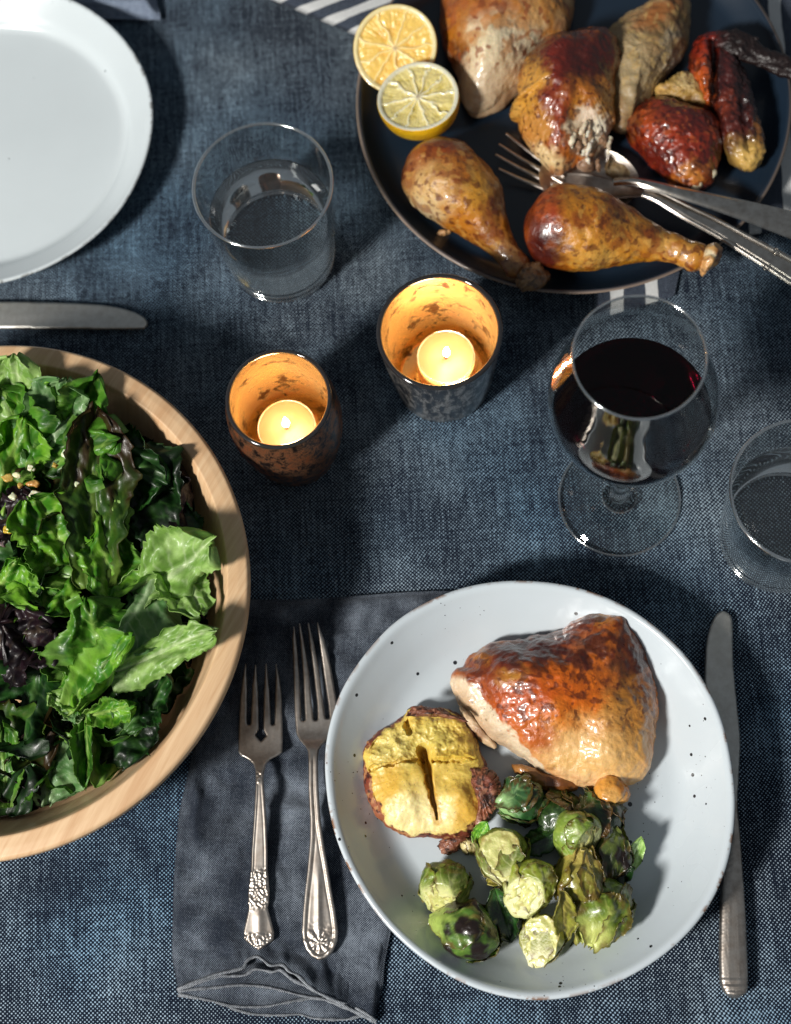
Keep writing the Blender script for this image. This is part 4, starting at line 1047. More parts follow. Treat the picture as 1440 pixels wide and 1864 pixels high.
sc_ = paint(w, '6d3220', [(690, 1460, 26, 60, 25, '9a5c3e', .9), (675, 1390, 14, 40, 0, '7a2e14', .8), (790, 1295, 70, 14, 0, '47190f', .9), (720, 1505, 40, 14, 20, '8a4a2a', .9), (870, 1340, 20, 40, 20, '5a2412', .8)], warp=5)
sc_ = speckle(sc_, w, 260, 0.25, 'b98a5a', 0.6, 2.0); sc_ = speckle(sc_, w, 300, 0.3, '2a0f0a', 0.8, 12.0)
c = c * (1 - sk[..., None]) + sc_ * sk[..., None]
c = speckle(c, w, 700, 0.72, '5a4a1a', 0.5, 31.0)
part(potato, 'split_flesh', w, orient(w, F), M_potato, c)
rs = random.Random(4)
for (a0, out) in enumerate([[(842, 1405), (872, 1396), (900, 1412), (910, 1442), (900, 1476), (882, 1500), (866, 1492), (868, 1450), (850, 1428)], [(748, 1288), (790, 1288), (836, 1300), (850, 1314), (812, 1308), (770, 1304), (738, 1308)], [(800, 1530), (832, 1522), (868, 1504), (862, 1524), (834, 1544), (812, 1556), (794, 1543)]]):
    zb = (PQ + .016, PQ + .022, PQ + .001)[a0]
    w, F, Rr, Th, top = blob(out, zb + .003, zb, 0.0055, pw=2.0, q=0.8, nth=160, nr=50, disp=((70, 0.0024, 2), (220, 0.0007, 2)), seed=a0 * 7.0, edge_rough=0.10)
    c = paint(w, '74402a', [(885, 1430, 22, 20, 0, '7d3f2c', .8), (890, 1455, 14, 10, 0, '210a08', .9), (880, 1480, 10, 22, 0, '94502f', .8)], warp=6)
    c = speckle(c, w, 240, 0.2, 'b07a5c', 0.55, 3.0 + a0); c = speckle(c, w, 260, 0.3, '1c0907', 0.8, 13.0 + a0)
    part(potato, 'crisp_skin', w, orient(w, F), M_potskin, c)

# ---- brussels sprouts
M_sprout = food('roast_sprout', rough=0.38, coat=0.5, coatr=0.18, sss=0.15, sssr=(0.002, 0.003, 0.0008), fine=380, fstr=0.5, fdist=0.0012, mott=0.2)
M_char = food('charred_leaf', rough=0.34, coat=0.6, coatr=0.18, fine=420, fstr=0.5, fdist=0.001, mott=0.35)
def basis(ax):
    ax = np.asarray(ax, float); ax = ax / np.linalg.norm(ax)
    t = np.array([0, 0, 1.0]) if abs(ax[2]) < 0.85 else np.array([1.0, 0, 0])
    s = np.cross(ax, t); s /= np.linalg.norm(s); return ax, s, np.cross(ax, s)
SPG = 'roast brussels sprouts heaped on the dinner plate'
def img_dir(dx, dy, dz):
    """direction given as picture right, picture up, vertical"""
    r = P(1000, 1600) - P(900, 1600); r /= np.linalg.norm(r); u = P(950, 1550) - P(950, 1650); u /= np.linalg.norm(u)
    return r * dx + u * dy + np.array([0, 0, dz])
def sprout(label, px, py, rpx, z, stem, cut=None, cutd=0.2, green='6f8a24', pale='c6cf7e', dark='2c4a12', char=0.0, seed=0, leaves=6, lift=1.0, squash=1.0):
    c0 = P(px, py, z); r = rpx * mpp(px, py, z)
    t = thing('brussels_sprout', label, 'brussels sprout', np.array([c0[0], c0[1], c0[2] - r * 0.9]), SPG)
    ax, s, u = basis(img_dir(*stem)); rs = np.random.RandomState(seed + 50)
    nt_, np_ = 60, 96
    th = np.linspace(0.001, np.pi - 0.001, nt_); ph = np.linspace(0, 2 * np.pi, np_, endpoint=False)
    T, H = np.meshgrid(th, ph, indexing='ij')
    D = np.cos(T)[..., None] * ax + np.sin(T)[..., None] * (np.cos(H)[..., None] * s + np.sin(H)[..., None] * u)
    sq = rs.uniform(0.80, 0.95); lob = rs.uniform(0, 6.28)
    def body(D, T, H):
        return r * (1.0 + 0.16 * perlin(D * 1.15 + seed) + 0.07 * perlin(D * 2.4 + seed + 5)) * (1 - (1 - sq) * np.cos(H - lob) ** 2 * np.sin(T)) * (1 + 0.22 * np.exp(-(T / 0.38) ** 2))
    R = 0.955 * body(D, T, H) * (1 + 0.02 * ridged(np.stack([np.cos(H) * 2.2, np.sin(H) * 2.2, T * 1.4], -1) + seed, 2))
    G = c0 + D * R[..., None]
    vein = ridged(np.stack([np.cos(H) * 2.6, np.sin(H) * 2.6, T * 1.1], -1) + seed, 2)
    k = sstep(0.62, 0.9, vein)
    c = hexc(dark) * np.ones(G.shape)
    g1 = 0.45 + 0.55 * sstep(-0.3, 0.5, fbm(D * 2.6 + seed + 3, 3))[..., None]
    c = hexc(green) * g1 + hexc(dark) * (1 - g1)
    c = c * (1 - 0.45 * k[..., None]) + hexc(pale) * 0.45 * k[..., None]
    st = (1 - sstep(0.25, 1.25, T + 0.25 * fbm(D * 3 + seed, 2)))[..., None]
    c = c * (1 - st) + hexc(pale) * st
    if cut is not None:
        n = img_dir(*cut); n /= np.linalg.norm(n)
        d = ((G - c0) @ n) - cutd * r
        onc = d > 0
        G = np.where(onc[..., None], G - d[..., None] * n + (0.0004 * fbm(G * 200 + seed, 2) + 0.0004 * np.sin(np.linalg.norm(G - c0, axis=-1) / r * 30))[..., None] * n, G)
        q = G - c0; q = q - (q @ ax)[..., None] * ax * 0.35
        rr = np.linalg.norm(q, axis=-1) / r + 0.07 * fbm(G * 90 + seed, 2)
        lay = 0.5 + 0.5 * np.sin(rr * 30)
        cf = hexc('d9d68c') * (1 - 0.55 * lay[..., None] * sstep(0.25, 0.6, rr)[..., None]) + hexc('8c9434') * 0.55 * lay[..., None] * sstep(0.25, 0.6, rr)[..., None]
        cf = cf * (1 - 0.5 * (1 - sstep(.15, .35, rr))[..., None]) + hexc('f0ecc8') * 0.5 * (1 - sstep(.15, .35, rr))[..., None]
        br = (sstep(0.15, 0.55, fbm(G * 130 + seed + 9, 3)) * 0.3 + 0.5 * sstep(0.72, 0.95, rr))[..., None]
        cf = cf * (1 - br) + hexc('8a5a20') * br
        c = np.where(onc[..., None], cf, c)
    if char:
        k = (sstep(0.12, -0.28, fbm(D * 1.5 + seed + 11, 3) + 0.75 - char))[..., None]
        c = c * (1 - k) + hexc('1c0f08') * k
    G[0] = G[0].mean(0); G[-1] = G[-1].mean(0)
    F = gridfaces(nt_, np_, wv=True); part(t, 'core', G, orient(G, F), M_char if char > 0.5 else M_sprout, c)
    for j in range(leaves):
        f0 = j * 2.4 + rs.uniform(-.5, .5) ; wd = rs.uniform(0.6, 1.15); t0, t1 = 0.22, rs.uniform(1.5, 2.7)
        a = np.linspace(0, 1, 36); b = np.linspace(-1, 1, 32)
        A, B = np.meshgrid(a, b, indexing='ij')
        tt = t0 + (t1 - t0) * A
        wid = wd * np.sin(np.pi * np.clip(A * 0.86 + 0.12, 0, 1)) ** 0.6
        wid = wid * (1 + 0.20 * fbm(np.stack([A * 5, np.sign(B), np.full_like(A, seed + j * 2.0)], -1), 3)); tt = tt * (1 + 0.07 * fbm(np.stack([B * 3, A * 0, np.full_like(A, seed + j)], -1), 3) * A)
        hh = f0 + B * wid
        D = np.cos(tt)[..., None] * ax + np.sin(tt)[..., None] * (np.cos(hh)[..., None] * s + np.sin(hh)[..., None] * u)
        edge = np.maximum(np.abs(B) ** 3, A ** 4)
        op = rs.uniform(0.03, 0.16) * lift
        R = body(D, tt, hh) * (0.985 + 0.011 * (j % 4) + op * edge + 0.10 * edge * fbm(D * 4 + seed + j, 2) + 0.030 * ridged(np.stack([B * 1.5, A * 4 - np.abs(B) * 1.8, np.full_like(A, j)], -1), 2))
        G = c0 + D * R[..., None]
        if cut is not None:
            d = ((G - c0) @ n) - cutd * r
            G = np.where((d > 0)[..., None], G - d[..., None] * n * 1.02, G)
        v1 = np.exp(-(B / 0.09) ** 2) * (1 - A * 0.6)
        v2 = sstep(0.70, 0.97, np.cos((A * 1.0 - np.abs(B) * 0.45) * 30)) * np.exp(-np.abs(B) * 0.9) * 0.75
        vv = np.clip(v1 + v2, 0, 1)[..., None]
        g1 = np.clip(0.35 + 0.5 * (1 - A) + 0.35 * fbm(D * 3 + seed + j * 5, 3), 0, 1)[..., None]
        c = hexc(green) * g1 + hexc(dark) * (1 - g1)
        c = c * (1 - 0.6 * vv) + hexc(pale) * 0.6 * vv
        st = (1 - sstep(0.1, 0.55, A))[..., None]; c = c * (1 - st) + hexc(pale) * st
        k = (sstep(0.25, 0.7, 0.5 * fbm(D * 3.5 + seed + j * 3 + 8, 3) + 0.8 * edge))[..., None] * 0.7; c = c * (1 - k) + hexc('5c3a12') * k
        if char:
            k = (sstep(0.12, -0.28, fbm(D * 1.5 + seed + 11, 3) + 0.75 - char))[..., None]; c = c * (1 - k) + hexc('1c0f08') * k
        V, F = sheet(G, 0.0005)
        part(t, 'leaf', V, F, M_char if char > 0.5 else M_sprout, np.concatenate([c.reshape(-1, 3)] * 2))
    return t
zf = lambda px, py: float(plate_floor(P(px, py, 0.01)))
def sz(px, py, rpx, up=0.0): return zf(px, py) + rpx * 0.00033 * 0.92 + up
sprout('round green sprout with pale stem end, outermost of the heap below the potato', 810, 1612, 49, sz(810, 1612, 49), (-0.35, -0.8, 0.55), cut=(-0.3, -0.75, 0.6), cutd=0.66, green='7f962a', pale='d9da98', seed=1, leaves=5, lift=0.5)
sprout('charred black-topped sprout with a green side', 852, 1695, 58, sz(852, 1695, 58), (-0.8, 0.2, -0.3), green='5d7f2a', pale='a9bd5c', dark='2c4f18', char=0.78, seed=2, leaves=4, lift=0.4)
sprout('halved sprout showing its layered pale cut face below the potato', 914, 1553, 50, sz(914, 1553, 50, .008), (0.2, -0.9, 0.2), cut=(-0.15, 0.05, 1.0), cutd=0.5, green='8f9a3c', pale='d6d69a', seed=3, leaves=4, lift=0.5)
sprout('pale green sprout with trimmed browned base below the chicken knuckle', 1048, 1521, 47, sz(1048, 1521, 47, .012), (0.55, -0.45, 0.3), cut=(0.6, -0.55, 0.45), cutd=0.62, green='8ea445', pale='d4dba0', dark='5f7d24', seed=4, leaves=4, lift=0.4)
sprout('glossy yellow-green sprout in the middle of the heap', 965, 1612, 54, sz(965, 1612, 54, .012), (-0.25, -0.5, 0.75), cut=(-0.35, -0.45, 0.8), cutd=0.60, green='9aa436', pale='e2e2a6', dark='6f8426', seed=5, leaves=5, lift=0.5)
sprout('browned olive sprout beside the yellow-green one', 1053, 1602, 50, sz(1053, 1602, 50, .010), (0.1, 0.7, 0.3), green='8a8a2c', pale='b5a552', dark='5a541a', seed=6, leaves=6)
sprout('open leafed veined green sprout at the right of the heap', 1092, 1652, 60, sz(1092, 1652, 60), (-0.3, -0.8, 0.1), green='788f26', pale='c3cb6e', dark='34500f', seed=7, leaves=7, lift=1.6)
sprout('small wedge of sprout with browned flat cut side facing the plate edge', 986, 1708, 46, sz(986, 1708, 46), (-0.1, -0.9, 0.2), cut=(-0.35, -0.1, 0.9), cutd=0.35, green='9a9a3c', pale='e6e2b2', dark='77802a', seed=8, leaves=3, lift=0.3)
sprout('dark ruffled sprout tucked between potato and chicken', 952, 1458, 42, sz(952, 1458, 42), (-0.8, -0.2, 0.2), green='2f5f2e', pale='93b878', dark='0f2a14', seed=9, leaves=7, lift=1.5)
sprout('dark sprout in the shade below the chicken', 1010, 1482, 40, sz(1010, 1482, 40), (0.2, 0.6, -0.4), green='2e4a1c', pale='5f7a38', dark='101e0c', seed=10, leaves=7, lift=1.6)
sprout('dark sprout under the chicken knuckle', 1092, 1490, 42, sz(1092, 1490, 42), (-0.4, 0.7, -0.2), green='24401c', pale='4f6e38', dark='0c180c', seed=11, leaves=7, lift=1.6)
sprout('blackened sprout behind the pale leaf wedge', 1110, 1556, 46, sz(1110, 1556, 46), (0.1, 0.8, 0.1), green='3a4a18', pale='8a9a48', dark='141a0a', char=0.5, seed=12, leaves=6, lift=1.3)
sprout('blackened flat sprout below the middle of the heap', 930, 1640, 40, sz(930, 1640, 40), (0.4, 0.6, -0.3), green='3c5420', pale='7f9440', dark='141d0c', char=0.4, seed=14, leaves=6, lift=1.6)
sprout('small browned sprout scrap beside the potato', 856, 1541, 17, sz(856, 1541, 17), (-0.2, 0.2, 0.8), green='8c7c34', pale='d2c48c', dark='5f4a1c', seed=13, leaves=3)

def leaf_grid(L, Wd, n=34, m=25, bend=0.0, cup=0.0, ruffle=0.0, rfreq=6.0, blister=0.0, seed=0, shape='lettuce', fold=0.0, twist=0.0, jag=0.08, crumple=0.0, torn=0.0):
    a = np.linspace(0, 1, n); b = np.linspace(-1, 1, m); A, B = np.meshgrid(a, b, indexing='ij')
    if shape == 'lettuce': wp = 0.30 + 0.72 * np.sin(np.pi * np.clip(A * 0.80 + 0.06, 0, 1)) ** 0.9
    elif shape == 'strip': wp = 0.55 + 0.45 * np.sin(np.pi * A) ** 0.6
    else: wp = np.sin(np.pi * np.clip(A * 0.92 + 0.05, 0, 1)) ** 0.7
    end = np.sqrt(np.clip(1 - np.clip((A - 0.88) / 0.12, 0, 1) ** 2, 0.05, 1))
    jg = 1 + jag * (fbm(np.stack([A * 7, np.sign(B) * 3.0, np.full_like(A, seed)], -1), 4, 0.75) * 1.9) * np.clip(np.abs(B), 0, 1)
    if torn: jg = jg * (1 + torn * perlin(np.stack([A * 2.6, np.sign(B) * 5.0 + 0.5, np.full_like(A, seed * 0.9)], -1)) * 2.0 * np.abs(B))
    hw = Wd / 2 * wp * end * jg
    y = B * hw
    edge = np.abs(B) ** 2
    tip = 1 + 0.07 * fbm(np.stack([B * 3, B * 0, np.full_like(A, seed + 5.0)], -1), 3) * A
    z = cup * Wd * B ** 2 + ruffle * Wd * edge * (1.1 * perlin(np.stack([A * rfreq * 1.1, B * 1.1, np.full_like(A, seed * 1.7)], -1)) + 0.5 * perlin(np.stack([A * rfreq * 2.6, B * 1.6, np.full_like(A, seed * 2.7)], -1)))
    z = z + ruffle * Wd * 0.8 * sstep(0.75, 1, A) * perlin(np.stack([B * 4, A * 2, np.full_like(A, seed + 2.0)], -1))
    q = np.stack([A * L * 120, y * 120, np.full_like(A, seed * 3.1)], -1); q = q + 0.6 * perlin(q * 0.6)[..., None]
    z = z + blister * (0.9 - np.abs(perlin(q)) * 2.2) * (1 - np.exp(-(B / 0.12) ** 2))
    if crumple: z = z + crumple * Wd * (perlin(np.stack([A * 2.4, B * 1.3, np.full_like(A, seed * 1.1 + 4)], -1)) + 0.45 * perlin(np.stack([A * 5.0, B * 2.8, np.full_like(A, seed * 1.3 + 9)], -1)))
    rib = np.exp(-(B / 0.07) ** 2) * (1 - A)
    z = z - rib * 0.0015
    if fold: y = y * math.cos(fold); z = z + np.abs(B) * hw * math.sin(fold)
    x = (A * tip) * L
    if abs(bend) > 1e-3:
        k = bend / L; x2 = np.sin(A * tip * bend) / k - z * np.sin(A * bend); z2 = (1 - np.cos(A * tip * bend)) / k + z * np.cos(A * bend); x, z = x2, z2
    if twist:
        t = (A - 0.4) * twist; y, z = y * np.cos(t) - z * np.sin(t), y * np.sin(t) + z * np.cos(t)
    return np.stack([x, y, z], -1), A, B

def leaf_cols(G, A, B, kind, seed):
    B = B + (0.35 * math.sin(seed * 5.3) * (1 - 0.5 * A) + 0.12 * np.sin(A * 4 + seed)) * (kind not in ('black', 'olive', 'sprout'))
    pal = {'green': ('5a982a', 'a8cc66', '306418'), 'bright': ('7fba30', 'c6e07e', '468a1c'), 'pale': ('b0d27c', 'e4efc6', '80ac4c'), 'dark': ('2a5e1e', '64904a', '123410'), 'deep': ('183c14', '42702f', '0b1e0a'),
           'red': ('3d6d1c', '8fb04a', '2a4a14'), 'purple': ('2a1620', '5a4a3a', '150b12'), 'sprout': ('55702a', 'a9b860', '2c421a'), 'black': ('1a1c0e', '4a4a20', '0c0a06'), 'olive': ('8a8a2c', 'c9b860', '5a5418'), 'sage': ('8ab074', 'd0e2ba', '5f9050')}[kind]
    n1 = fbm(np.stack([A * 4, B * 3, np.full_like(A, seed)], -1), 4); k = sstep(-0.35, 0.45, n1)[..., None]
    c = hexc(pal[0]) * k + hexc(pal[2]) * (1 - k)
    # veins
    ph = A * 11 - np.abs(B) * 3.0 + 0.5 * perlin(np.stack([A * 5, B * 5, np.full_like(A, seed + 1.0)], -1))
    v = sstep(0.72, 0.98, np.cos(ph * 2 * np.pi / 1.6)) * np.exp(-np.abs(B) * 1.1) * 0.55
    r = np.exp(-(B / (0.05 + 0.07 * (1 - A))) ** 2) * (1 - 0.55 * A)
    b_ = (1 - sstep(0.0, 0.28, A)) * 0.55
    net = sstep(0.75, 0.95, ridged(np.stack([A * 14, B * 9, np.full_like(A, seed)], -1), 1)) * 0.25
    vv = np.clip(v + r + b_ + net, 0, 1)[..., None] * 0.85
    c = c * (1 - vv) + hexc(pal[1]) * vv
    if kind == 'red':
        k = (sstep(0.45, 0.95, np.maximum(np.abs(B) ** 1.2 * 0.5 + A * 0.5, A) + 0.45 * n1) * 0.9)[..., None]; c = c * (1 - k) + hexc('3a1a10') * k
    if kind in ('green', 'bright', 'pale') :
        k = (sstep(0.85, 1.0, np.abs(B)) * 0.3)[..., None]; c = c * (1 - k) + hexc('9fc860') * k
    return c

def put_leaf(G, pos, yaw, pitch, roll):
    """yaw in picture degrees (0 = right, 90 = up), pitch lifts the tip, roll about the rib"""
    cr, sr = math.cos(roll), math.sin(roll); cp, sp_ = math.cos(pitch), math.sin(pitch); cyy, syy = math.cos(yaw), math.sin(yaw)
    Rx = np.array([[1, 0, 0], [0, cr, -sr], [0, sr, cr]]); Ry = np.array([[cp, 0, -sp_], [0, 1, 0], [sp_, 0, cp]]); Rz = np.array([[cyy, -syy, 0], [syy, cyy, 0], [0, 0, 1]])
    return G @ (Rz @ Ry @ Rx).T + pos

# loose sprout leaves on the plate
def loose(label, px, py, z, Lpx, Wpx, yaw, pitch, roll, kind, mat, seed, **kw):
    s = mpp(px, py, z); G, A, B = leaf_grid(Lpx * s, Wpx * s, 26, 19, seed=seed, shape='oval', **kw)
    G = G - G.reshape(-1, 3).mean(0); G = put_leaf(G, P(px, py, z), math.radians(yaw), math.radians(pitch), math.radians(roll))
    c = leaf_cols(G, A, B, kind, seed); V, F = sheet(G, 0.0007)
    return solo('sprout_leaf', label, 'leaf', V, F, mat, np.concatenate([c.reshape(-1, 3)] * 2), group='loose sprout leaves')
loose('dark glossy sprout leaf hanging beside the charred sprout', 915, 1668, .034, 110, 52, -75, -18, 10, 'deep', M_char, 1, cup=.2, ruffle=.10, bend=-.5)
loose('olive browned sprout leaf drooping in front of the veined sprout', 1026, 1672, .044, 120, 44, -80, -30, -15, 'olive', M_sprout, 2, cup=.25, ruffle=.12, bend=-.6)
loose('pale upright wedge of sprout leaf at the heap edge', 1156, 1556, .030, 70, 34, 70, 25, 25, 'pale', M_sprout, 3, cup=.1, ruffle=.02)
loose('small bright sprout leaf touching the potato skin', 876, 1516, .034, 46, 30, 60, 15, -10, 'bright', M_sprout, 4, cup=.25, ruffle=.1)
loose('black crisp sprout leaf lying on the plate under the veined sprout', 1085, 1712, .017, 100, 40, 20, 4, 0, 'black', M_char, 5, cup=.12, ruffle=.08)
loose('dark crisp sprout leaf behind the pale cut sprout', 1115, 1588, .030, 80, 60, 10, 10, 25, 'deep', M_char, 6, cup=.2, ruffle=.1)
loose('yellow green sprout leaf lying under the halved sprout', 925, 1596, .030, 80, 30, 15, 5, -10, 'olive', M_sprout, 7, cup=.2, ruffle=.08)
loose('dark sprout leaf between the pale cut sprout and the halved one', 985, 1530, .028, 90, 50, 25, 8, 10, 'deep', M_char, 8, cup=.2, ruffle=.12)
loose('small charred stalk leaf below the sprout wedge', 972, 1752, .016, 44, 14, 100, 6, 0, 'olive', M_sprout, 9, cup=.1, ruffle=.03)
# ------------------------------------------------------------------ roast chicken on the platter
TZ = TFLOOR
d1 = thing('chicken_drumstick', 'golden roast drumstick below the lemon, its bone hanging over the platter lip', 'chicken', P(840, 360, TZ))
G, F = limb([(752, 282, TZ + .026, 40), (782, 305, TZ + .028, 63), (820, 335, TZ + .029, 74), (855, 372, TZ + .028, 65), (887, 415, TZ + .025, 43), (910, 447, TZ + .023, 29), (935, 474, TZ + .022, 25), (956, 498, TZ + .022, 28)], 190, 260, disp=((28, 0.0026, 2), (90, 0.0007, 2), (250, 0.00025, 1)), seed=1.5, zfloor=TZ + .0003, wrinkle=0.0006)
c = paint(G, 'b56f1c', [(790, 290, 60, 40, -20, '8a3f12', .9), (830, 330, 60, 50, 40, 'b06a1c', .9), (770, 360, 50, 60, 30, 'cda86c', .9), (760, 395, 40, 34, 0, 'cbb68e', .8), (850, 325, 18, 16, 0, '52200c', .85), (870, 350, 26, 40, 20, 'c8912f', .7), (735, 330, 18, 30, 0, '8c4a18', .7), (900, 380, 18, 60, 20, '6b4016', .7), (880, 440, 30, 30, 0, '8e5a24', .7), (930, 470, 34, 40, 45, '84603a', .8), (840, 260, 50, 20, 0, '7c3010', .8)], warp=8, seed=2)
c = speckle(c, G, 80, 0.12, '7a3810', 0.65, 14.0, soft=0.4); c = speckle(c, G, 150, 0.35, '5a2009', 0.7, 24.0, soft=0.2); c = speckle(c, G, 300, 0.52, '5a2410', 0.6, 4.0); c = speckle(c, G, 120, 0.35, 'd0a050', 0.35, 8.0)
part(d1, 'roasted_skin', G, orient(G, F), M_skin, c)
G, F = limb([(948, 488, TZ + .022, 24), (965, 503, TZ + .021, 30), (976, 514, TZ + .020, 31), (982, 524, TZ + .020, 24)], 70, 60, disp=((80, 0.0030, 3), (300, 0.0008, 3)), seed=5)
c = paint(G, '87623c', [(985, 500, 16, 20, 0, '6a4a2c', .8), (960, 520, 18, 14, 0, '9a7a55', .7)], warp=5); c = speckle(c, G, 220, 0.25, '3c2414', 0.7, 3.0)
part(d1, 'bone_end', G, orient(G, F), M_skin, c)

d2 = thing('chicken_drumstick', 'golden roast drumstick with dark red end lying in front of the serving fork', 'chicken', P(1100, 420, TZ))
G, F = limb([(962, 402, TZ + .026, 44), (990, 408, TZ + .029, 68), (1035, 413, TZ + .030, 78), (1085, 421, TZ + .029, 72), (1130, 430, TZ + .027, 56), (1172, 440, TZ + .026, 40), (1215, 451, TZ + .026, 29), (1255, 462, TZ + .026, 26), (1285, 472, TZ + .027, 33)], 190, 280, disp=((26, 0.0026, 2), (90, 0.0007, 2), (250, 0.00025, 1)), seed=7.5, zfloor=TZ + .0003, wrinkle=0.0006)
x, y = proj(G.reshape(-1, 3)); x = x.reshape(G.shape[:2]); y = y.reshape(G.shape[:2])
c = paint(G, 'c07c18', [(1080, 380, 60, 40, 0, 'b0701e', .8), (1070, 450, 60, 40, 0, 'c98a30', .9), (1120, 400, 30, 40, 40, '8a4a16', .7), (1150, 430, 40, 26, 20, 'bd8430', .7), (1060, 400, 16, 12, 0, '7a3410', .7), (1220, 455, 50, 20, 15, 'c49048', .8), (1180, 420, 26, 14, 30, '5c2a10', .8), (1090, 470, 40, 14, 0, 'd3a04a', .7), (1100, 480, 8, 8, 0, '6a2c10', .6)], warp=8, seed=5)
k = (1 - sstep(1000, 1046, x + 12.0 * fbm(G * 90, 3)))[..., None]
c = c * (1 - k) + paint(G, '7a2a10', [(1000, 370, 30, 30, 0, 'a24a1a', .9), (960, 380, 18, 40, 0, '5c2a14', .8), (995, 450, 36, 40, 0, '3a0e0a', .95), (1015, 400, 14, 30, 0, '8f2c10', .8)], warp=8) * k
c = speckle(c, G, 80, 0.12, '8a400e', 0.6, 16.0, soft=0.4); c = speckle(c, G, 150, 0.35, '5a2009', 0.7, 26.0, soft=0.2); c = speckle(c, G, 300, 0.52, '52200c', 0.6, 6.0); c = speckle(c, G, 130, 0.35, 'd8a850', 0.35, 9.0, mask=1 - k[..., 0])
part(d2, 'roasted_skin', G, orient(G, F), M_skin, c)
G, F = limb([(1272, 470, TZ + .026, 26), (1290, 474, TZ + .026, 32), (1299, 479, TZ + .0255, 34), (1304, 484, TZ + .025, 26)], 80, 60, disp=((70, 0.0040, 3), (300, 0.0008, 3)), seed=9, flat=1.0)
c = paint(G, 'c99a5c', [(1296, 462, 18, 8, 20, 'd9cba8', .9), (1312, 470, 8, 24, 0, '7a3c1a', .8), (1285, 495, 18, 18, 0, 'd8a468', .8), (1305, 510, 12, 14, 0, '8e4c1e', .7)], warp=4); c = speckle(c, G, 240, 0.35, '6b3416', 0.6, 3.0)
part(d2, 'bone_end', G, orient(G, F), M_skin, c)

# breast
br = thing('chicken_breast', 'pale sliced roast chicken breast with scorched edges beside the lemons', 'chicken', P(910, 60, TZ))
bo_ = [(797, 40), (812, 95), (832, 140), (842, 185), (865, 201), (900, 192), (940, 150), (985, 105), (1025, 75), (1044, 30), (1046, -30), (1010, -85), (940, -110), (860, -95), (812, -40)]
w, F, Rr, Th, top = blob(bo_, TZ + .012, TZ + .0004, 0.036, pw=2.0, q=0.66, nth=420, nr=130, center=(915, 60), disp=((26, 0.0026, 2), (120, 0.0006, 2), (250, 0.00025, 1)), seed=12.0, lumps=[(880, 120, 0.004, 30)])
c = paint(w, 'd8c4a0', [(870, 60, 50, 40, 0, 'e0cda6', .9), (950, 60, 50, 30, -20, 'e6d6b4', .9), (815, 60, 26, 90, -8, '7c3c10', 1.0), (840, 15, 44, 36, 0, '9a4e14', .9), (890, -10, 90, 34, 0, 'b0601a', .9), (1000, 10, 60, 40, -30, 'c08430', .8), (1020, 45, 30, 14, -30, '8a4a18', .7), (880, 170, 50, 40, 20, 'cdb797', .9), (965, 65, 30, 6, -15, '9a4a28', .7), (940, 92, 14, 6, 0, '6a2c14', .7), (835, 90, 14, 20, 0, '4a200e', .7), (960, 110, 40, 8, -40, 'b88a5c', .5)], warp=9, seed=7)
x, y = proj(w.reshape(-1, 3)); y = y.reshape(Rr.shape)
c = speckle(c, w, 60, 0.0, 'b4701f', 0.7, 33.0, mask=1 - sstep(60, 120, y), soft=0.5); c = speckle(c, w, 130, 0.38, '8a4420', 0.75, 3.0, mask=1 - sstep(110, 135, y)); c = speckle(c, w, 90, 0.42, 'b87430', 0.6, 13.0, mask=1 - sstep(90, 120, y))
part(br, 'roasted_skin', w, orient(w, F), M_skin, c)
w, F, Rr, Th, top = blob([(835, 150), (850, 205), (880, 212), (925, 190), (985, 125), (1005, 100), (960, 110), (900, 150)], TZ + .006, TZ + .0004, 0.008, nth=120, nr=36, center=(905, 165), disp=((60, 0.0012, 3),), seed=5)
part(br, 'cut_meat', w, orient(w, F), M_meat, paint(w, '9c7f60', [(870, 205, 40, 10, 0, 'b9a080', .7)], warp=5))

# thigh quarter with torn end
tq = thing('chicken_quarter', 'mahogany roast chicken thigh quarter with torn meat, middle of the platter', 'chicken', P(1060, 180, TZ))
tan_o = [(1100, 70), (1130, 40), (1165, 22), (1200, -4), (1235, -12), (1258, 8), (1256, 40), (1246, 90), (1222, 130), (1190, 165), (1160, 205), (1148, 235), (1120, 236), (1100, 190), (1090, 130)]
w, F, Rr, Th, top = blob(tan_o, TZ + .014, TZ + .0004, 0.024, pw=2.6, q=0.6, nth=200, nr=90, center=(1165, 115), disp=((34, 0.0026, 3), (150, 0.0010, 3), (250, 0.0003, 1)), seed=21.0)
c = paint(w, '97805c', [(1180, 60, 60, 40, -40, '8a6a40', .8), (1150, 110, 26, 70, 10, 'a8946e', .8), (1200, 20, 50, 20, -30, '9a5a24', .8), (1235, 60, 16, 50, 0, '6a4420', .8), (1215, 85, 12, 40, 30, 'c8b694', .7), (1225, 120, 10, 26, 20, 'cbbfa6', .8), (1120, 210, 24, 26, 0, '8c6238', .7), (1158, 92, 4, 3, 0, '201008', .9), (1163, 105, 5, 5, 0, '140a06', .95), (1200, 110, 12, 40, 25, '4a3820', .7)], warp=7, seed=3)
c = speckle(c, w, 160, 0.3, 'b99a60', 0.5, 6.0)
part(tq, 'back_meat', w, orient(w, F), M_meat, c)
tq_o = [(927, 203), (938, 178), (943, 140), (958, 118), (975, 92), (1000, 76), (1040, 68), (1085, 62), (1120, 72), (1130, 110), (1127, 160), (1122, 200), (1116, 232), (1105, 262), (1080, 282), (1048, 294), (1028, 308), (1004, 312), (985, 290), (962, 262), (948, 232), (944, 206)]
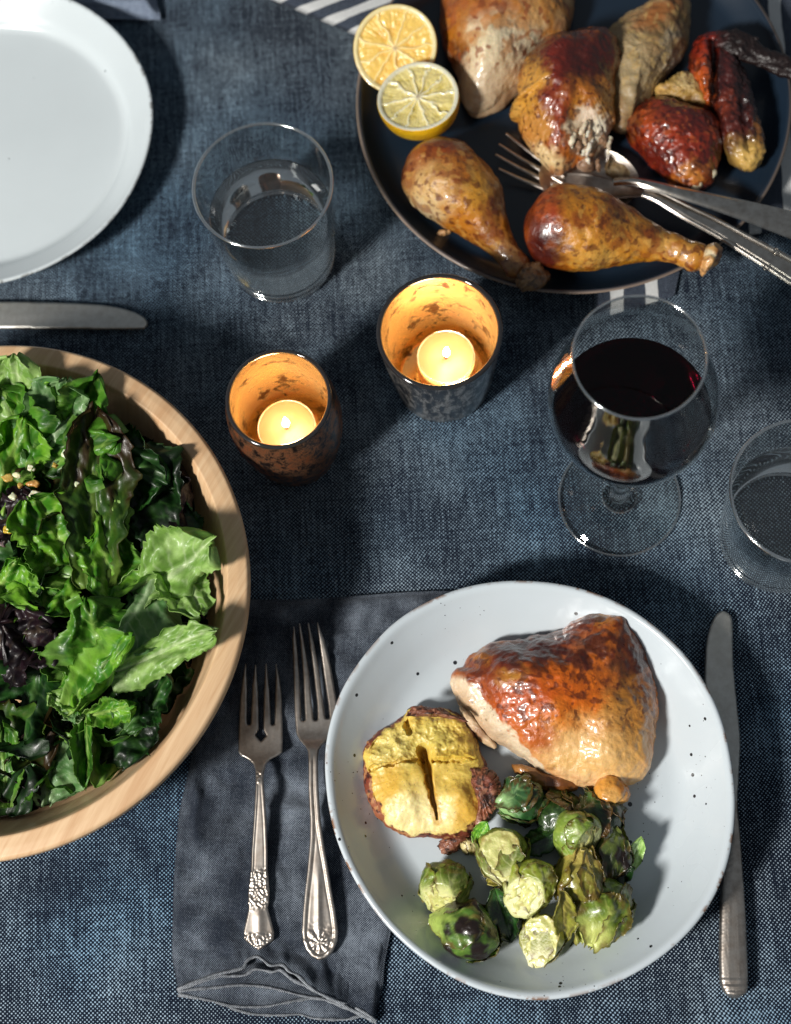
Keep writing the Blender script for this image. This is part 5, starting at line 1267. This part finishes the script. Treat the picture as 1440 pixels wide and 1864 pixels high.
w, F, Rr, Th, top = blob(tq_o, TZ + .020, TZ + .0004, 0.036, pw=2.3, q=0.62, nth=480, nr=150, center=(1040, 180), disp=((30, 0.0030, 2), (110, 0.0010, 2), (250, 0.0004, 1)), seed=30.0, edge_rough=0.02, lumps=[(1010, 110, 0.006, 34), (1080, 110, 0.004, 30), (1060, 260, -0.008, 22), (1000, 190, 0.003, 30)])
c = paint(w, 'a85c1c', [(1010, 105, 70, 46, -10, '3a0f10', 1.0), (1085, 90, 60, 44, 0, '4a1810', 1.0), (1060, 130, 60, 26, 20, '3c120c', .85), (1000, 170, 26, 90, 8, '74200e', .9), (960, 170, 26, 60, 15, 'cf963c', .95), (1080, 180, 44, 34, 0, 'a8641c', .8), (1020, 230, 18, 50, 0, '8a2e10', .7), (975, 240, 24, 36, 0, 'c98f46', .8), (995, 290, 36, 24, 25, 'dcc08c', .9), (1105, 200, 18, 50, 5, 'b5823a', .8), (935, 200, 14, 14, 0, 'd3a250', .9), (1045, 195, 12, 30, 0, 'c2842c', .5)], warp=9, seed=9)
c = speckle(c, w, 260, 0.40, '4a100c', 0.75, 6.0)
x, y = proj(w.reshape(-1, 3)); x = x.reshape(Rr.shape); y = y.reshape(Rr.shape)
e = sstep(1, .55, np.hypot((x - 1072) / 50, (y - 240) / 60) + 0.25 * fbm(w * 140, 3))[..., None]
mt = paint(w, 'd6c4a4', [(1070, 205, 20, 26, 0, 'd8c0a8', .8), (1060, 262, 26, 24, 0, 'a4836c', .8), (1095, 240, 16, 30, 0, 'e8dcc4', .8)], warp=6); mt = speckle(mt, w, 170, 0.15, '4a3022', 0.8, 2.0)
c = c * (1 - e) + mt * e
part(tq, 'roasted_skin', w, orient(w, F), M_skin, c)
# torn meat shreds and bone at the open end
rs = np.random.RandomState(3)
for k in range(26):
    px, py = 1072 + rs.normal(0, 22), 238 + rs.normal(0, 26); z = TZ + .040 - abs(py - 215) * 0.00026 + rs.uniform(-.003, .003)
    a = rs.uniform(70, 125); L = rs.uniform(14, 34)
    pts = [(px, py, z, rs.uniform(2, 4)), (px + L * .5 * math.cos(math.radians(a)) + rs.normal(0, 2), py + L * .5 * math.sin(math.radians(a)), z + .001, rs.uniform(3, 6.5)), (px + L * math.cos(math.radians(a)), py + L * math.sin(math.radians(a)), z - .004, rs.uniform(2, 4))]
    G, F = limb(pts, 16, 22, disp=((300, 0.0012, 2),), seed=k)
    cc = ['e0d2b6', 'cdb698', 'b08e70', 'e8dfcc', '8a6a50'][k % 5]
    part(tq, 'meat_shred', G, orient(G, F), M_meat, speckle(paint(G, cc, [], warp=1), G, 300, 0.3, '7a5a40', .5, k))
G, F = limb([(1050, 262, TZ + .020, 14), (1062, 285, TZ + .017, 15), (1066, 304, TZ + .015, 18), (1066, 314, TZ + .014, 15)], 50, 50, disp=((110, 0.0020, 3),), seed=41)
part(tq, 'bone', G, orient(G, F), M_bone, speckle(paint(G, '8f7058', [(1060, 280, 12, 16, 0, 'b59a84', .7)], warp=4), G, 200, .2, '3a2418', .7, 2))
# dropped meat scraps
w, F, Rr, Th, top = blob([(1102, 283), (1118, 290), (1150, 312), (1163, 330), (1140, 332), (1118, 328), (1104, 312)], TZ + .004, TZ + .0003, .006, nth=80, nr=26, disp=((130, 0.0014, 3),), seed=5)
solo('chicken_scrap', 'tan scrap of chicken meat beside the serving spoon neck', 'chicken', w, orient(w, F), M_meat, speckle(paint(w, 'a08862', [], warp=3), w, 200, .3, '6a4a2c', .6))
w, F, Rr, Th, top = blob([(793, 427), (802, 420), (815, 418), (822, 424), (812, 428), (800, 431)], TZ + .002, TZ + .0002, .0035, nth=50, nr=18, disp=((300, 0.0010, 2),), seed=6)
solo('chicken_scrap', 'small pale scrap of meat by the drumstick below the lemon', 'chicken', w, orient(w, F), M_meat, paint(w, 'b58a5c', [], warp=3))

# wings
wg1 = thing('chicken_wing', 'deep red glazed roast wing drumette with sawn pale bone', 'chicken', P(1230, 260, TZ))
wo = [(1136, 222), (1146, 200), (1170, 186), (1205, 184), (1250, 192), (1290, 206), (1314, 232), (1318, 262), (1308, 292), (1302, 318), (1292, 336), (1268, 346), (1240, 340), (1216, 322), (1190, 296), (1160, 262), (1140, 242)]
w, F, Rr, Th, top = blob(wo, TZ + .016, TZ + .0004, 0.022, pw=2.4, q=0.62, nth=360, nr=110, center=(1232, 258), disp=((34, 0.0026, 2), (150, 0.0009, 2), (260, 0.0005, 1)), seed=50.0)
c = paint(w, '7a2610', [(1190, 220, 50, 26, 10, 'a8481a', .9), (1250, 215, 60, 22, 10, '5c1a12', .9), (1230, 255, 60, 26, 15, '98300f', .8), (1280, 270, 36, 40, 0, '7c2412', .8), (1150, 230, 16, 30, 0, '6a3a14', .8), (1200, 290, 40, 18, 45, '5a160e', .8), (1270, 318, 30, 22, 0, 'c07a30', .9), (1230, 325, 16, 16, 0, 'b86a24', .8), (1300, 240, 14, 26, 0, '9a3a14', .7)], warp=8, seed=5)
c = speckle(c, w, 90, 0.05, '4a120c', 0.75, 38.0, soft=0.4); c = speckle(c, w, 240, 0.3, '3a0c0c', 0.7, 8.0); c = speckle(c, w, 200, 0.5, 'b8602c', 0.35, 18.0)
part(wg1, 'roasted_skin', w, orient(w, F), M_skin, c)
G, F = limb([(1258, 322, TZ + .020, 18), (1264, 338, TZ + .017, 15), (1266, 348, TZ + .015, 14)], 40, 40, disp=((150, 0.0016, 3),), seed=51)
part(wg1, 'bone', G, orient(G, F), M_bone, speckle(paint(G, 'e4d2ac', [], warp=3), G, 200, .35, '8a3a1a', .6))
G, F = limb([(1282, 312, TZ + .022, 10), (1293, 316, TZ + .020, 12), (1296, 326, TZ + .018, 9)], 30, 30, disp=((150, 0.0012, 3),), seed=52)
part(wg1, 'gristle', G, orient(G, F), M_bone, paint(G, 'e2d4b4', [], warp=3))

wg2 = thing('chicken_wing', 'dark lacquered roast wing folded at the joint, tip over the platter lip', 'chicken', P(1320, 170, TZ))
M_crisp = food('scorched_skin', rough=0.5, coat=0.2, coatr=0.3, fine=420, fstr=0.6, fdist=0.0014, mott=0.35)
def wpart(name, sp, base, spots, seed, mat=M_crisp, dk='120606', wr=0.0):
    G, F = limb(sp, 110, 150, flat=0.6, disp=((40, 0.0022, 3), (160, 0.0012, 3), (260, 0.0004, 1)), seed=seed, zfloor=TZ + .0004, wrinkle=wr)
    c = speckle(paint(G, base, spots, warp=6, seed=seed), G, 240, 0.25, dk, 0.7, seed)
    part(wg2, name, G, orient(G, F), mat, c)
w2o = [(1258, 84), (1272, 66), (1292, 58), (1314, 62), (1334, 80), (1348, 116), (1362, 160), (1380, 212), (1392, 252), (1391, 282), (1374, 303), (1352, 303), (1332, 290), (1316, 262), (1306, 226), (1296, 200), (1280, 197), (1266, 166), (1256, 120)]
def w2h(px, py, R):
    gx_ = np.interp(py, [60, 110, 200, 300], [1292, 1296, 1296, 1310])
    return (-0.0075 * np.exp(-((px - gx_) / 5.0) ** 2) * sstep(75, 100, py) + 0.003 * np.exp(-((px - gx_ + 18) / 9.0) ** 2) - 0.004 * np.exp(-((px - gx_ - 52) / 8) ** 2) * sstep(90, 130, py)) * np.clip((1 - R) * 5, 0, 1)
w, F, Rr, Th, top = blob(w2o, TZ + .020, TZ + .0004, 0.013, pw=3.6, q=0.6, nth=420, nr=120, center=(1318, 178), hfun=w2h, disp=((34, 0.0024, 2), (150, 0.0013, 2), (260, 0.0006, 1)), seed=60.0)
c = paint(w, '30100d', [(1276, 140, 18, 60, 0, 'b8541a', .95), (1278, 80, 26, 24, 0, '84200f', .95), (1264, 110, 8, 34, 0, '6a1a12', .7), (1284, 110, 8, 26, 0, '9c3414', .7), (1322, 130, 14, 44, 0, '4a1612', .8), (1322, 190, 20, 22, 0, '7a2c14', .8), (1358, 160, 16, 70, 10, '1e0a0a', .85), (1340, 235, 24, 34, 20, '5a1c10', .8), (1366, 284, 36, 26, 20, 'd0a858', .98), (1382, 248, 12, 26, 0, '8a5a24', .8), (1300, 150, 6, 60, 0, '120606', .8)], warp=6, seed=2)
c = speckle(c, w, 200, 0.25, '240808', 0.7, 8.0, mask=1 - sstep(255, 275, np.asarray(proj(w.reshape(-1, 3))[1]).reshape(Rr.shape)))
part(wg2, 'roasted_skin', w, orient(w, F), M_skin, c)
wpart('wing_tip', [(1300, 70, TZ + .028, 16), (1328, 76, TZ + .029, 22), (1362, 92, TZ + .027, 25), (1392, 107, TZ + .026, 18), (1420, 119, TZ + .028, 22), (1455, 132, TZ + .030, 18), (1500, 150, TZ + .031, 8)], '1c0c0a', [(1290, 64, 24, 16, 0, '5a1812', .8), (1400, 105, 40, 16, 20, '1c0c0a', .8)], 62)
wpart('skin_point', [(1340, 66, TZ + .031, 9), (1360, 70, TZ + .031, 8), (1382, 71, TZ + .032, 3)], '1c0c0a', [], 63)
w, F, Rr, Th, top = blob([(1190, 168), (1206, 156), (1226, 144), (1252, 132), (1272, 150), (1292, 196), (1262, 196), (1222, 184)], TZ + .016, TZ + .0004, .012, nth=110, nr=40, disp=((90, 0.0018, 3), (300, 0.0007, 3)), seed=64)
part(wg2, 'torn_meat', w, orient(w, F), M_meat, speckle(paint(w, 'a8843f', [(1250, 145, 20, 16, 0, 'c9b07c', .8), (1205, 165, 16, 12, 0, 'd0a862', .7), (1260, 185, 30, 12, 0, '7a5626', .8)], warp=5), w, 220, .3, '6a4a1c', .6))

# ------------------------------------------------------------------ lemons
M_rind = food('lemon_rind', rough=0.38, coat=0.3, coatr=0.2, sss=0.2, sssr=(0.004, 0.003, 0.0008), fine=650, fstr=0.55, fdist=0.0009, mott=0.08)
M_pulp = food('lemon_pulp', rough=0.22, coat=0.6, coatr=0.08, sss=0.45, sssr=(0.006, 0.005, 0.002), fine=500, fstr=0.4, fdist=0.0010, mott=0.10)
def lemon(label, fpx, fpy, fz, rpx, nrm, seg_n, rot, tone, seed, depth=1.15):
    c0 = P(fpx, fpy, fz); r = rpx * mpp(fpx, fpy, fz)
    ax = np.asarray(nrm, float); ax /= np.linalg.norm(ax); ax, s, u = basis(ax)
    t = thing('lemon_half', label, 'lemon', np.array([c0[0], c0[1], TZ]), 'roast lemon halves')
    ph = np.linspace(0, 2 * np.pi, 144, endpoint=False)
    # rind: cut edge, side, blunt nipple end
    pr = catmull([(0.985, 0.012), (1.0, 0.0), (1.005, -0.05), (0.99, -0.25), (0.90, -0.60), (0.70, -0.90), (0.42, -1.06), (0.2, -1.13), (0.09, -1.22), (0.0, -1.24)], 60)
    wob = 1 + 0.018 * np.sin(2 * ph + seed) + 0.012 * np.sin(3 * ph + 2 * seed)
    R = np.maximum(pr[:, 0], 0.0005)[:, None] * wob[None] * r; Z = pr[:, 1][:, None] * r * depth / 1.24 * np.ones_like(R)
    G = c0 + R[..., None] * (np.cos(ph)[None, :, None] * s + np.sin(ph)[None, :, None] * u) + Z[..., None] * ax
    G[..., 2] = np.maximum(G[..., 2], TZ + 0.0004)
    c = paint(G, 'e6b51a', [], warp=1); k = sstep(-0.1, 0.5, fbm(G * 60 + seed, 3))[..., None] * .6; c = c * (1 - k) + hexc('d99a14') * k
    k = sstep(0.35, 0.6, fbm(G * 200 + seed, 3))[..., None] * .35; c = c * (1 - k) + hexc('8a5a14') * k
    part(t, 'rind', G, orient(G, gridfaces(60, 144, wv=True)), M_rind, c)
    # pith ring
    pk = np.array([(0.992, 0.014), (0.97, 0.020), (0.93, 0.020), (0.905, 0.006), (0.90, -0.08)])
    R = pk[:, 0][:, None] * wob[None] * r; Z = pk[:, 1][:, None] * r * np.ones_like(R)
    G = c0 + R[..., None] * (np.cos(ph)[None, :, None] * s + np.sin(ph)[None, :, None] * u) + Z[..., None] * ax
    part(t, 'pith', G, gridfaces(5, 144, wv=True), M_pulp, np.tile(hexc(tone[2]), (G.shape[0] * 144, 1)))
    # flesh: segments between pale membranes
    nr_, nt_ = 60, 260
    rr = np.linspace(0.0, 0.915, nr_); pt = np.linspace(0, 2 * np.pi, nt_, endpoint=False)
    RR, PT = np.meshgrid(rr, pt, indexing='ij')
    nz = fbm(np.stack([RR * np.cos(PT) * 3, RR * np.sin(PT) * 3, np.full_like(RR, seed)], -1), 3)
    ang = (PT + rot + 0.16 * nz + 0.12 * np.sin(2 * PT + seed)) * seg_n / (2 * np.pi)
    dm = np.abs(ang - np.round(ang)) * (2 * np.pi / seg_n) * RR       # distance from a membrane
    mem = np.maximum(np.exp(-(dm / 0.032) ** 2), np.maximum(np.exp(-(RR / 0.10) ** 2), sstep(0.86, 0.91, RR)))
    fib = ridged(np.stack([np.cos(PT) * 9, np.sin(PT) * 9, RR * 1.6 + seed], -1), 2)
    Z = -0.055 * (1 - mem) * (0.7 + 0.6 * nz) + 0.016 * fib * (1 - mem) + 0.012 * mem
    wobi = 1 + (np.interp(PT, np.r_[ph, 2 * np.pi], np.r_[wob, wob[0]]) - 1) * RR
    G = c0 + (RR * wobi * r)[..., None] * (np.cos(PT)[..., None] * s + np.sin(PT)[..., None] * u) + (Z * r)[..., None] * ax
    G[0] = G[0].mean(0)
    k = mem[..., None]; c = hexc(tone[0]) * (1 - k) + hexc(tone[2]) * k
    q = (sstep(0.1, 0.5, nz + 0.4 * fib - .2) * (1 - mem) * 0.6)[..., None]; c = c * (1 - q) + hexc(tone[1]) * q
    cc = np.exp(-(RR / 0.05) ** 2)[..., None] * .7; c = c * (1 - cc) + hexc('7a4a10') * cc
    part(t, 'flesh', G, gridfaces(nr_, nt_, wv=True), M_pulp, c)
tl = img_dir(-0.10, 0.10, 1.0)
lemon('roast lemon half with cut face up in front of the other lemon', 761, 176, TZ + .040, 76, tl, 10, 0.3, ('ecda90', 'd2ba50', 'f7efcc'), 1.0, depth=1.02)
lemon('roast lemon half leaning behind the other lemon against the platter lip', 719, 88, TZ + .030, 77, img_dir(-0.05, -0.42, 0.85), 9, 0.9, ('f0cb6c', 'e6b24a', 'f6e0a4'), 2.4, depth=0.9)

# ------------------------------------------------------------------ salad
M_leaf = food('lettuce', rough=0.46, coat=0.20, coatr=0.2, fine=480, fstr=0.3, fdist=0.0008, mott=0.2, transl=0.45)
SG = 'torn salad leaves in the wooden bowl'
LAB = {'green': 'mid green torn lettuce leaf among the salad in the wooden bowl', 'bright': 'bright green crinkled lettuce leaf in the wooden salad bowl', 'pale': 'pale yellow-green lettuce leaf in the wooden salad bowl',
       'dark': 'dark green lettuce leaf in the wooden salad bowl', 'deep': 'blackish green leaf in the shade of the wooden salad bowl', 'red': 'green lettuce leaf with dark red edges in the wooden salad bowl', 'purple': 'purple-black salad leaf in the wooden bowl', 'sage': 'pale grey-green leaf back in the wooden salad bowl'}
def salad(px, py, z, Lpx, Wpx, yaw, pitch, roll, kind, seed, label=None, n=52, m=41, **kw):
    s = mpp(px, py, z)
    opt = dict(ruffle=0.22, rfreq=3.6, blister=0.0011, cup=0.10, bend=0.5, jag=0.10, crumple=0.20, torn=0.32); opt.update(kw)
    G, A, B = leaf_grid(Lpx * s, Wpx * s, n, m, seed=seed, **opt)
    G = G - G[n // 2, m // 2]; G = put_leaf(G, P(px, py, z), math.radians(yaw), math.radians(pitch), math.radians(roll))
    # keep it inside the wood
    d = G[..., :2] - BC; rr = np.linalg.norm(d, axis=-1)
    lim = np.where(G[..., 2] < BZ - .004, np.interp(G[..., 2], [p[1] for p in bp[1:8]], [p[0] * BR for p in bp[1:8]]) - .003, 9)
    k = np.minimum(1, lim / np.maximum(rr, 1e-6)); G[..., :2] = BC + d * k[..., None]
    G[..., 2] = np.maximum(G[..., 2], bowl_in(np.linalg.norm(G[..., :2] - BC, axis=-1)) + .002)
    c = leaf_cols(G, A, B, kind, seed); V, F = sheet(G, 0.0004)
    return solo('lettuce_leaf', label or LAB[kind], 'lettuce', V, F, M_leaf, np.concatenate([c.reshape(-1, 3)] * 2), group=SG)
rs = random.Random(11)
# bed of darker leaves
for k in range(130):
    a = rs.uniform(-math.pi, math.pi); q = math.sqrt(rs.uniform(0, 1)) * 0.82
    wx, wy = BC[0] + q * BR * math.cos(a), BC[1] + q * BR * math.sin(a)
    z = 0.030 + 0.034 * (1 - q * q) + rs.uniform(-.008, .008)
    z = max(z, float(bowl_in(q * BR)) + .008)
    px, py = proj(np.array([wx, wy, z]))
    if px < -90: continue
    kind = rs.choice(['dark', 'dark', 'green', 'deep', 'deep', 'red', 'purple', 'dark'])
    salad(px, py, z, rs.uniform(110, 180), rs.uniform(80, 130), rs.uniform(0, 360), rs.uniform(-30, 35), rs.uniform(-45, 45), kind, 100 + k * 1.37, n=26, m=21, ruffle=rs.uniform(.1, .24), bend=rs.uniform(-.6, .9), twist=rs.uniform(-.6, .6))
# the leaves one can pick out: px, py, z, length, width, yaw, pitch, roll, kind
show = [
    (175, 905, .084, 260, 92, 92, 4, 10, 'red', 'long crinkled upright leaf with dark bronze crest in the middle of the salad', dict(blister=0.00245, fold=.22, ruffle=.06, rfreq=7, bend=.2)),
    (200, 1010, .078, 150, 90, -88, -6, -10, 'bright', 'bright yellow-green crinkled leaf end below the bronze crested leaf', dict(blister=0.00245, ruffle=.12)),
    (320, 1030, .084, 170, 110, 30, 12, 15, 'pale', 'pale frilled leaf with a hole reaching to the bowl rim', dict(ruffle=.16, bend=.5, fold=.3)),
    (330, 1075, .080, 120, 70, -60, 0, -20, 'pale', 'pale curled leaf under the frilled one near the bowl rim', dict(ruffle=.15)),
    (262, 1110, .080, 150, 90, -105, 5, 10, 'sage', 'grey-green smooth leaf back below the frilled leaf', dict(ruffle=.05, cup=-.25, blister=.001)),
    (168, 1165, .084, 130, 100, 100, 10, 12, 'green', 'broad veined green leaf flap in the lower middle of the salad', dict(ruffle=.08, cup=-.15)),
    (140, 1225, .078, 130, 60, -80, -6, 0, 'bright', 'bright leaf strip hanging under the broad veined flap', dict(ruffle=.15)),
    (305, 1185, .086, 190, 62, 22, 6, 18, 'pale', 'long pale crinkled leaf pointing at the bowl rim', dict(blister=0.00216, shape='strip', ruffle=.08, fold=.3)),
    (205, 1235, .082, 150, 80, 40, 4, -22, 'bright', 'folded bright green leaf with glossy rounded lobe', dict(ruffle=.12, fold=.6)),
    (205, 1290, .076, 80, 40, 20, 0, 30, 'bright', 'small curled bright leaf edge under the folded lobe', dict(ruffle=.1, cup=.4)),
    (155, 1350, .066, 150, 56, -82, -10, 0, 'green', 'narrow rolled green leaf stalk toward the bowl bottom edge', dict(fold=.9, ruffle=.08)),
    (275, 1275, .066, 110, 70, 50, 0, 0, 'dark', 'dusky green leaf resting on the bowl wall below the long pale leaf', dict(cup=.2)),
    (225, 1365, .056, 120, 40, 60, 8, 20, 'green', 'thin green leaf sliver low against the bowl wall', dict(shape='strip')),
    (95, 1400, .056, 110, 80, 80, 0, 0, 'sage', 'grey-green torn leaf low at the bowl bottom', dict(ruffle=.12)),
    (10, 1390, .060, 120, 50, 95, 5, 10, 'green', 'upright green leaf at the bowl bottom cut by the picture edge', dict()),
    (95, 985, .078, 140, 110, 130, 8, 15, 'bright', 'crinkled yellow-green leaf left of the bronze crested one', dict(blister=0.00245, ruffle=.15)),
    (95, 1055, .074, 140, 100, -100, 0, -10, 'bright', 'crinkled bright leaf spreading under the yellow-green one', dict(blister=0.00216, ruffle=.16)),
    (20, 1075, .074, 110, 80, 70, 5, 10, 'bright', 'crinkled leaf at the bowl middle beside purple leaves', dict(blister=0.00216)),
    (75, 920, .078, 110, 80, 10, 0, -20, 'red', 'bronze tipped glossy leaf among garlic bits', dict(blister=0.00216)),
    (110, 830, .080, 210, 90, 15, 6, 25, 'green', 'long arching green leaf lying across the top of the salad', dict(cup=-.3, ruffle=.08, blister=0.0018)),
    (170, 815, .082, 150, 80, -60, 4, 10, 'green', 'arched green leaf with pale ruffled tip above the dark leaf', dict(cup=-.25, ruffle=.14)),
    (200, 885, .078, 80, 30, -45, -4, 0, 'pale', 'thin pale leaf tip over the dark leaf', dict(ruffle=.1)),
    (100, 765, .084, 130, 110, 70, 10, 5, 'sage', 'broad pale green leaf face near the bowl back', dict(ruffle=.12, blister=.001)),
    (30, 720, .084, 130, 80, 80, 22, 0, 'pale', 'light green frilly leaf standing at the bowl back', dict(ruffle=.2)),
    (75, 735, .080, 90, 70, 40, 14, 10, 'bright', 'bright ragged leaf edge beside the frilly one at the back', dict(ruffle=.2)),
    (150, 725, .082, 100, 70, 60, 20, 30, 'green', 'curled leaf with rolled lip touching the bowl back wall', dict(ruffle=.16, fold=.7)),
    (25, 790, .078, 150, 110, 100, 0, -10, 'green', 'large mid green leaf at the picture edge near the bowl back', dict(blister=0.00202)),
    (20, 850, .076, 150, 90, 80, 0, 20, 'bright', 'glossy bright leaf under garlic bits at the picture edge', dict(blister=0.00216)),
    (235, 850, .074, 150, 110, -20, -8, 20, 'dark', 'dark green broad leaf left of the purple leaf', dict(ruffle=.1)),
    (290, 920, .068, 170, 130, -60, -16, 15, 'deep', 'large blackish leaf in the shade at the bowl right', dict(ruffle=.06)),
    (345, 920, .072, 130, 56, -75, 6, 55, 'purple', 'purple upright leaf against the bowl right wall', dict(cup=.3)),
    (30, 1190, .070, 160, 120, 30, 0, 10, 'purple', 'wet purple-black leaf clump left of the broad flap', dict(blister=0.00288)),
    (90, 1150, .070, 140, 100, 170, 4, -12, 'purple', 'purple-black leaf above the wet clump', dict(blister=0.00288)),
    (65, 1270, .064, 150, 90, -95, -6, 6, 'dark', 'dark green smooth leaf below the wet purple clump', dict(cup=-.3)),
    (120, 1285, .072, 60, 34, 150, 10, 10, 'pale', 'small pale torn scrap beside the folded bright leaf', dict()),
    (135, 1295, .074, 40, 30, 20, 10, 0, 'sage', 'tiny pale leaf stub beside the rolled stalk', dict()),
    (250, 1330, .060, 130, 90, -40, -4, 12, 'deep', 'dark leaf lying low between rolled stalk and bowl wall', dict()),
    (15, 940, .074, 110, 80, 20, 0, 0, 'purple', 'dark purple leaf at the picture edge by the garlic bits', dict(blister=0.00216)),
]
for i, (px, py, z, L, Wd, yaw, pi_, ro, kind, lab, kw) in enumerate(show):
    salad(px, py, z + 0.004, L * 1.25, Wd * 1.25, yaw, pi_, ro, kind, 7.0 + i * 2.71, label=lab, **kw)
# chopped garlic and dressing bits
M_garlic = food('garlic', rough=0.4, coat=0.4, sss=0.4, fine=600, fstr=0.3, mott=0.1)
gb = [(14, 870, 9, 'b89a4c'), (30, 866, 8, 'e8dfb4'), (56, 852, 9, 'dcd9b8'), (36, 882, 7, 'b8984c'), (58, 880, 9, 'b98a4a'), (24, 902, 8, 'cfd3b4'), (64, 902, 12, 'd0ccb0'), (120, 826, 10, 'd6dcb8'), (136, 820, 8, 'cdd6a8'), (100, 848, 6, 'a8903c'), (12, 965, 9, 'c8a838'), (4, 990, 7, '6a5a5a'), (118, 893, 8, 'c9cda4'), (224, 1187, 7, 'c8b850'), (140, 880, 6, 'd8d8b0')]
for i, (px, py, r, hx) in enumerate(gb):
    z = .094; q = np.random.RandomState(i)
    out = [(px + r * math.cos(t) * q.uniform(.5, 1.5), py + r * .7 * math.sin(t) * q.uniform(.5, 1.5)) for t in np.linspace(0, 2 * math.pi, 8)[:-1]]
    w, F, Rr, Th, top = blob(out, z, z - .003, .0012, pw=6, q=.5, nth=40, nr=16, disp=((300, .0006, 2),), seed=i)
    solo('garlic_bit', 'small chopped pale garlic bit on the salad leaves', 'garlic', w, orient(w, F), M_garlic, paint(w, hx, [], warp=1), group='chopped garlic bits on the salad')
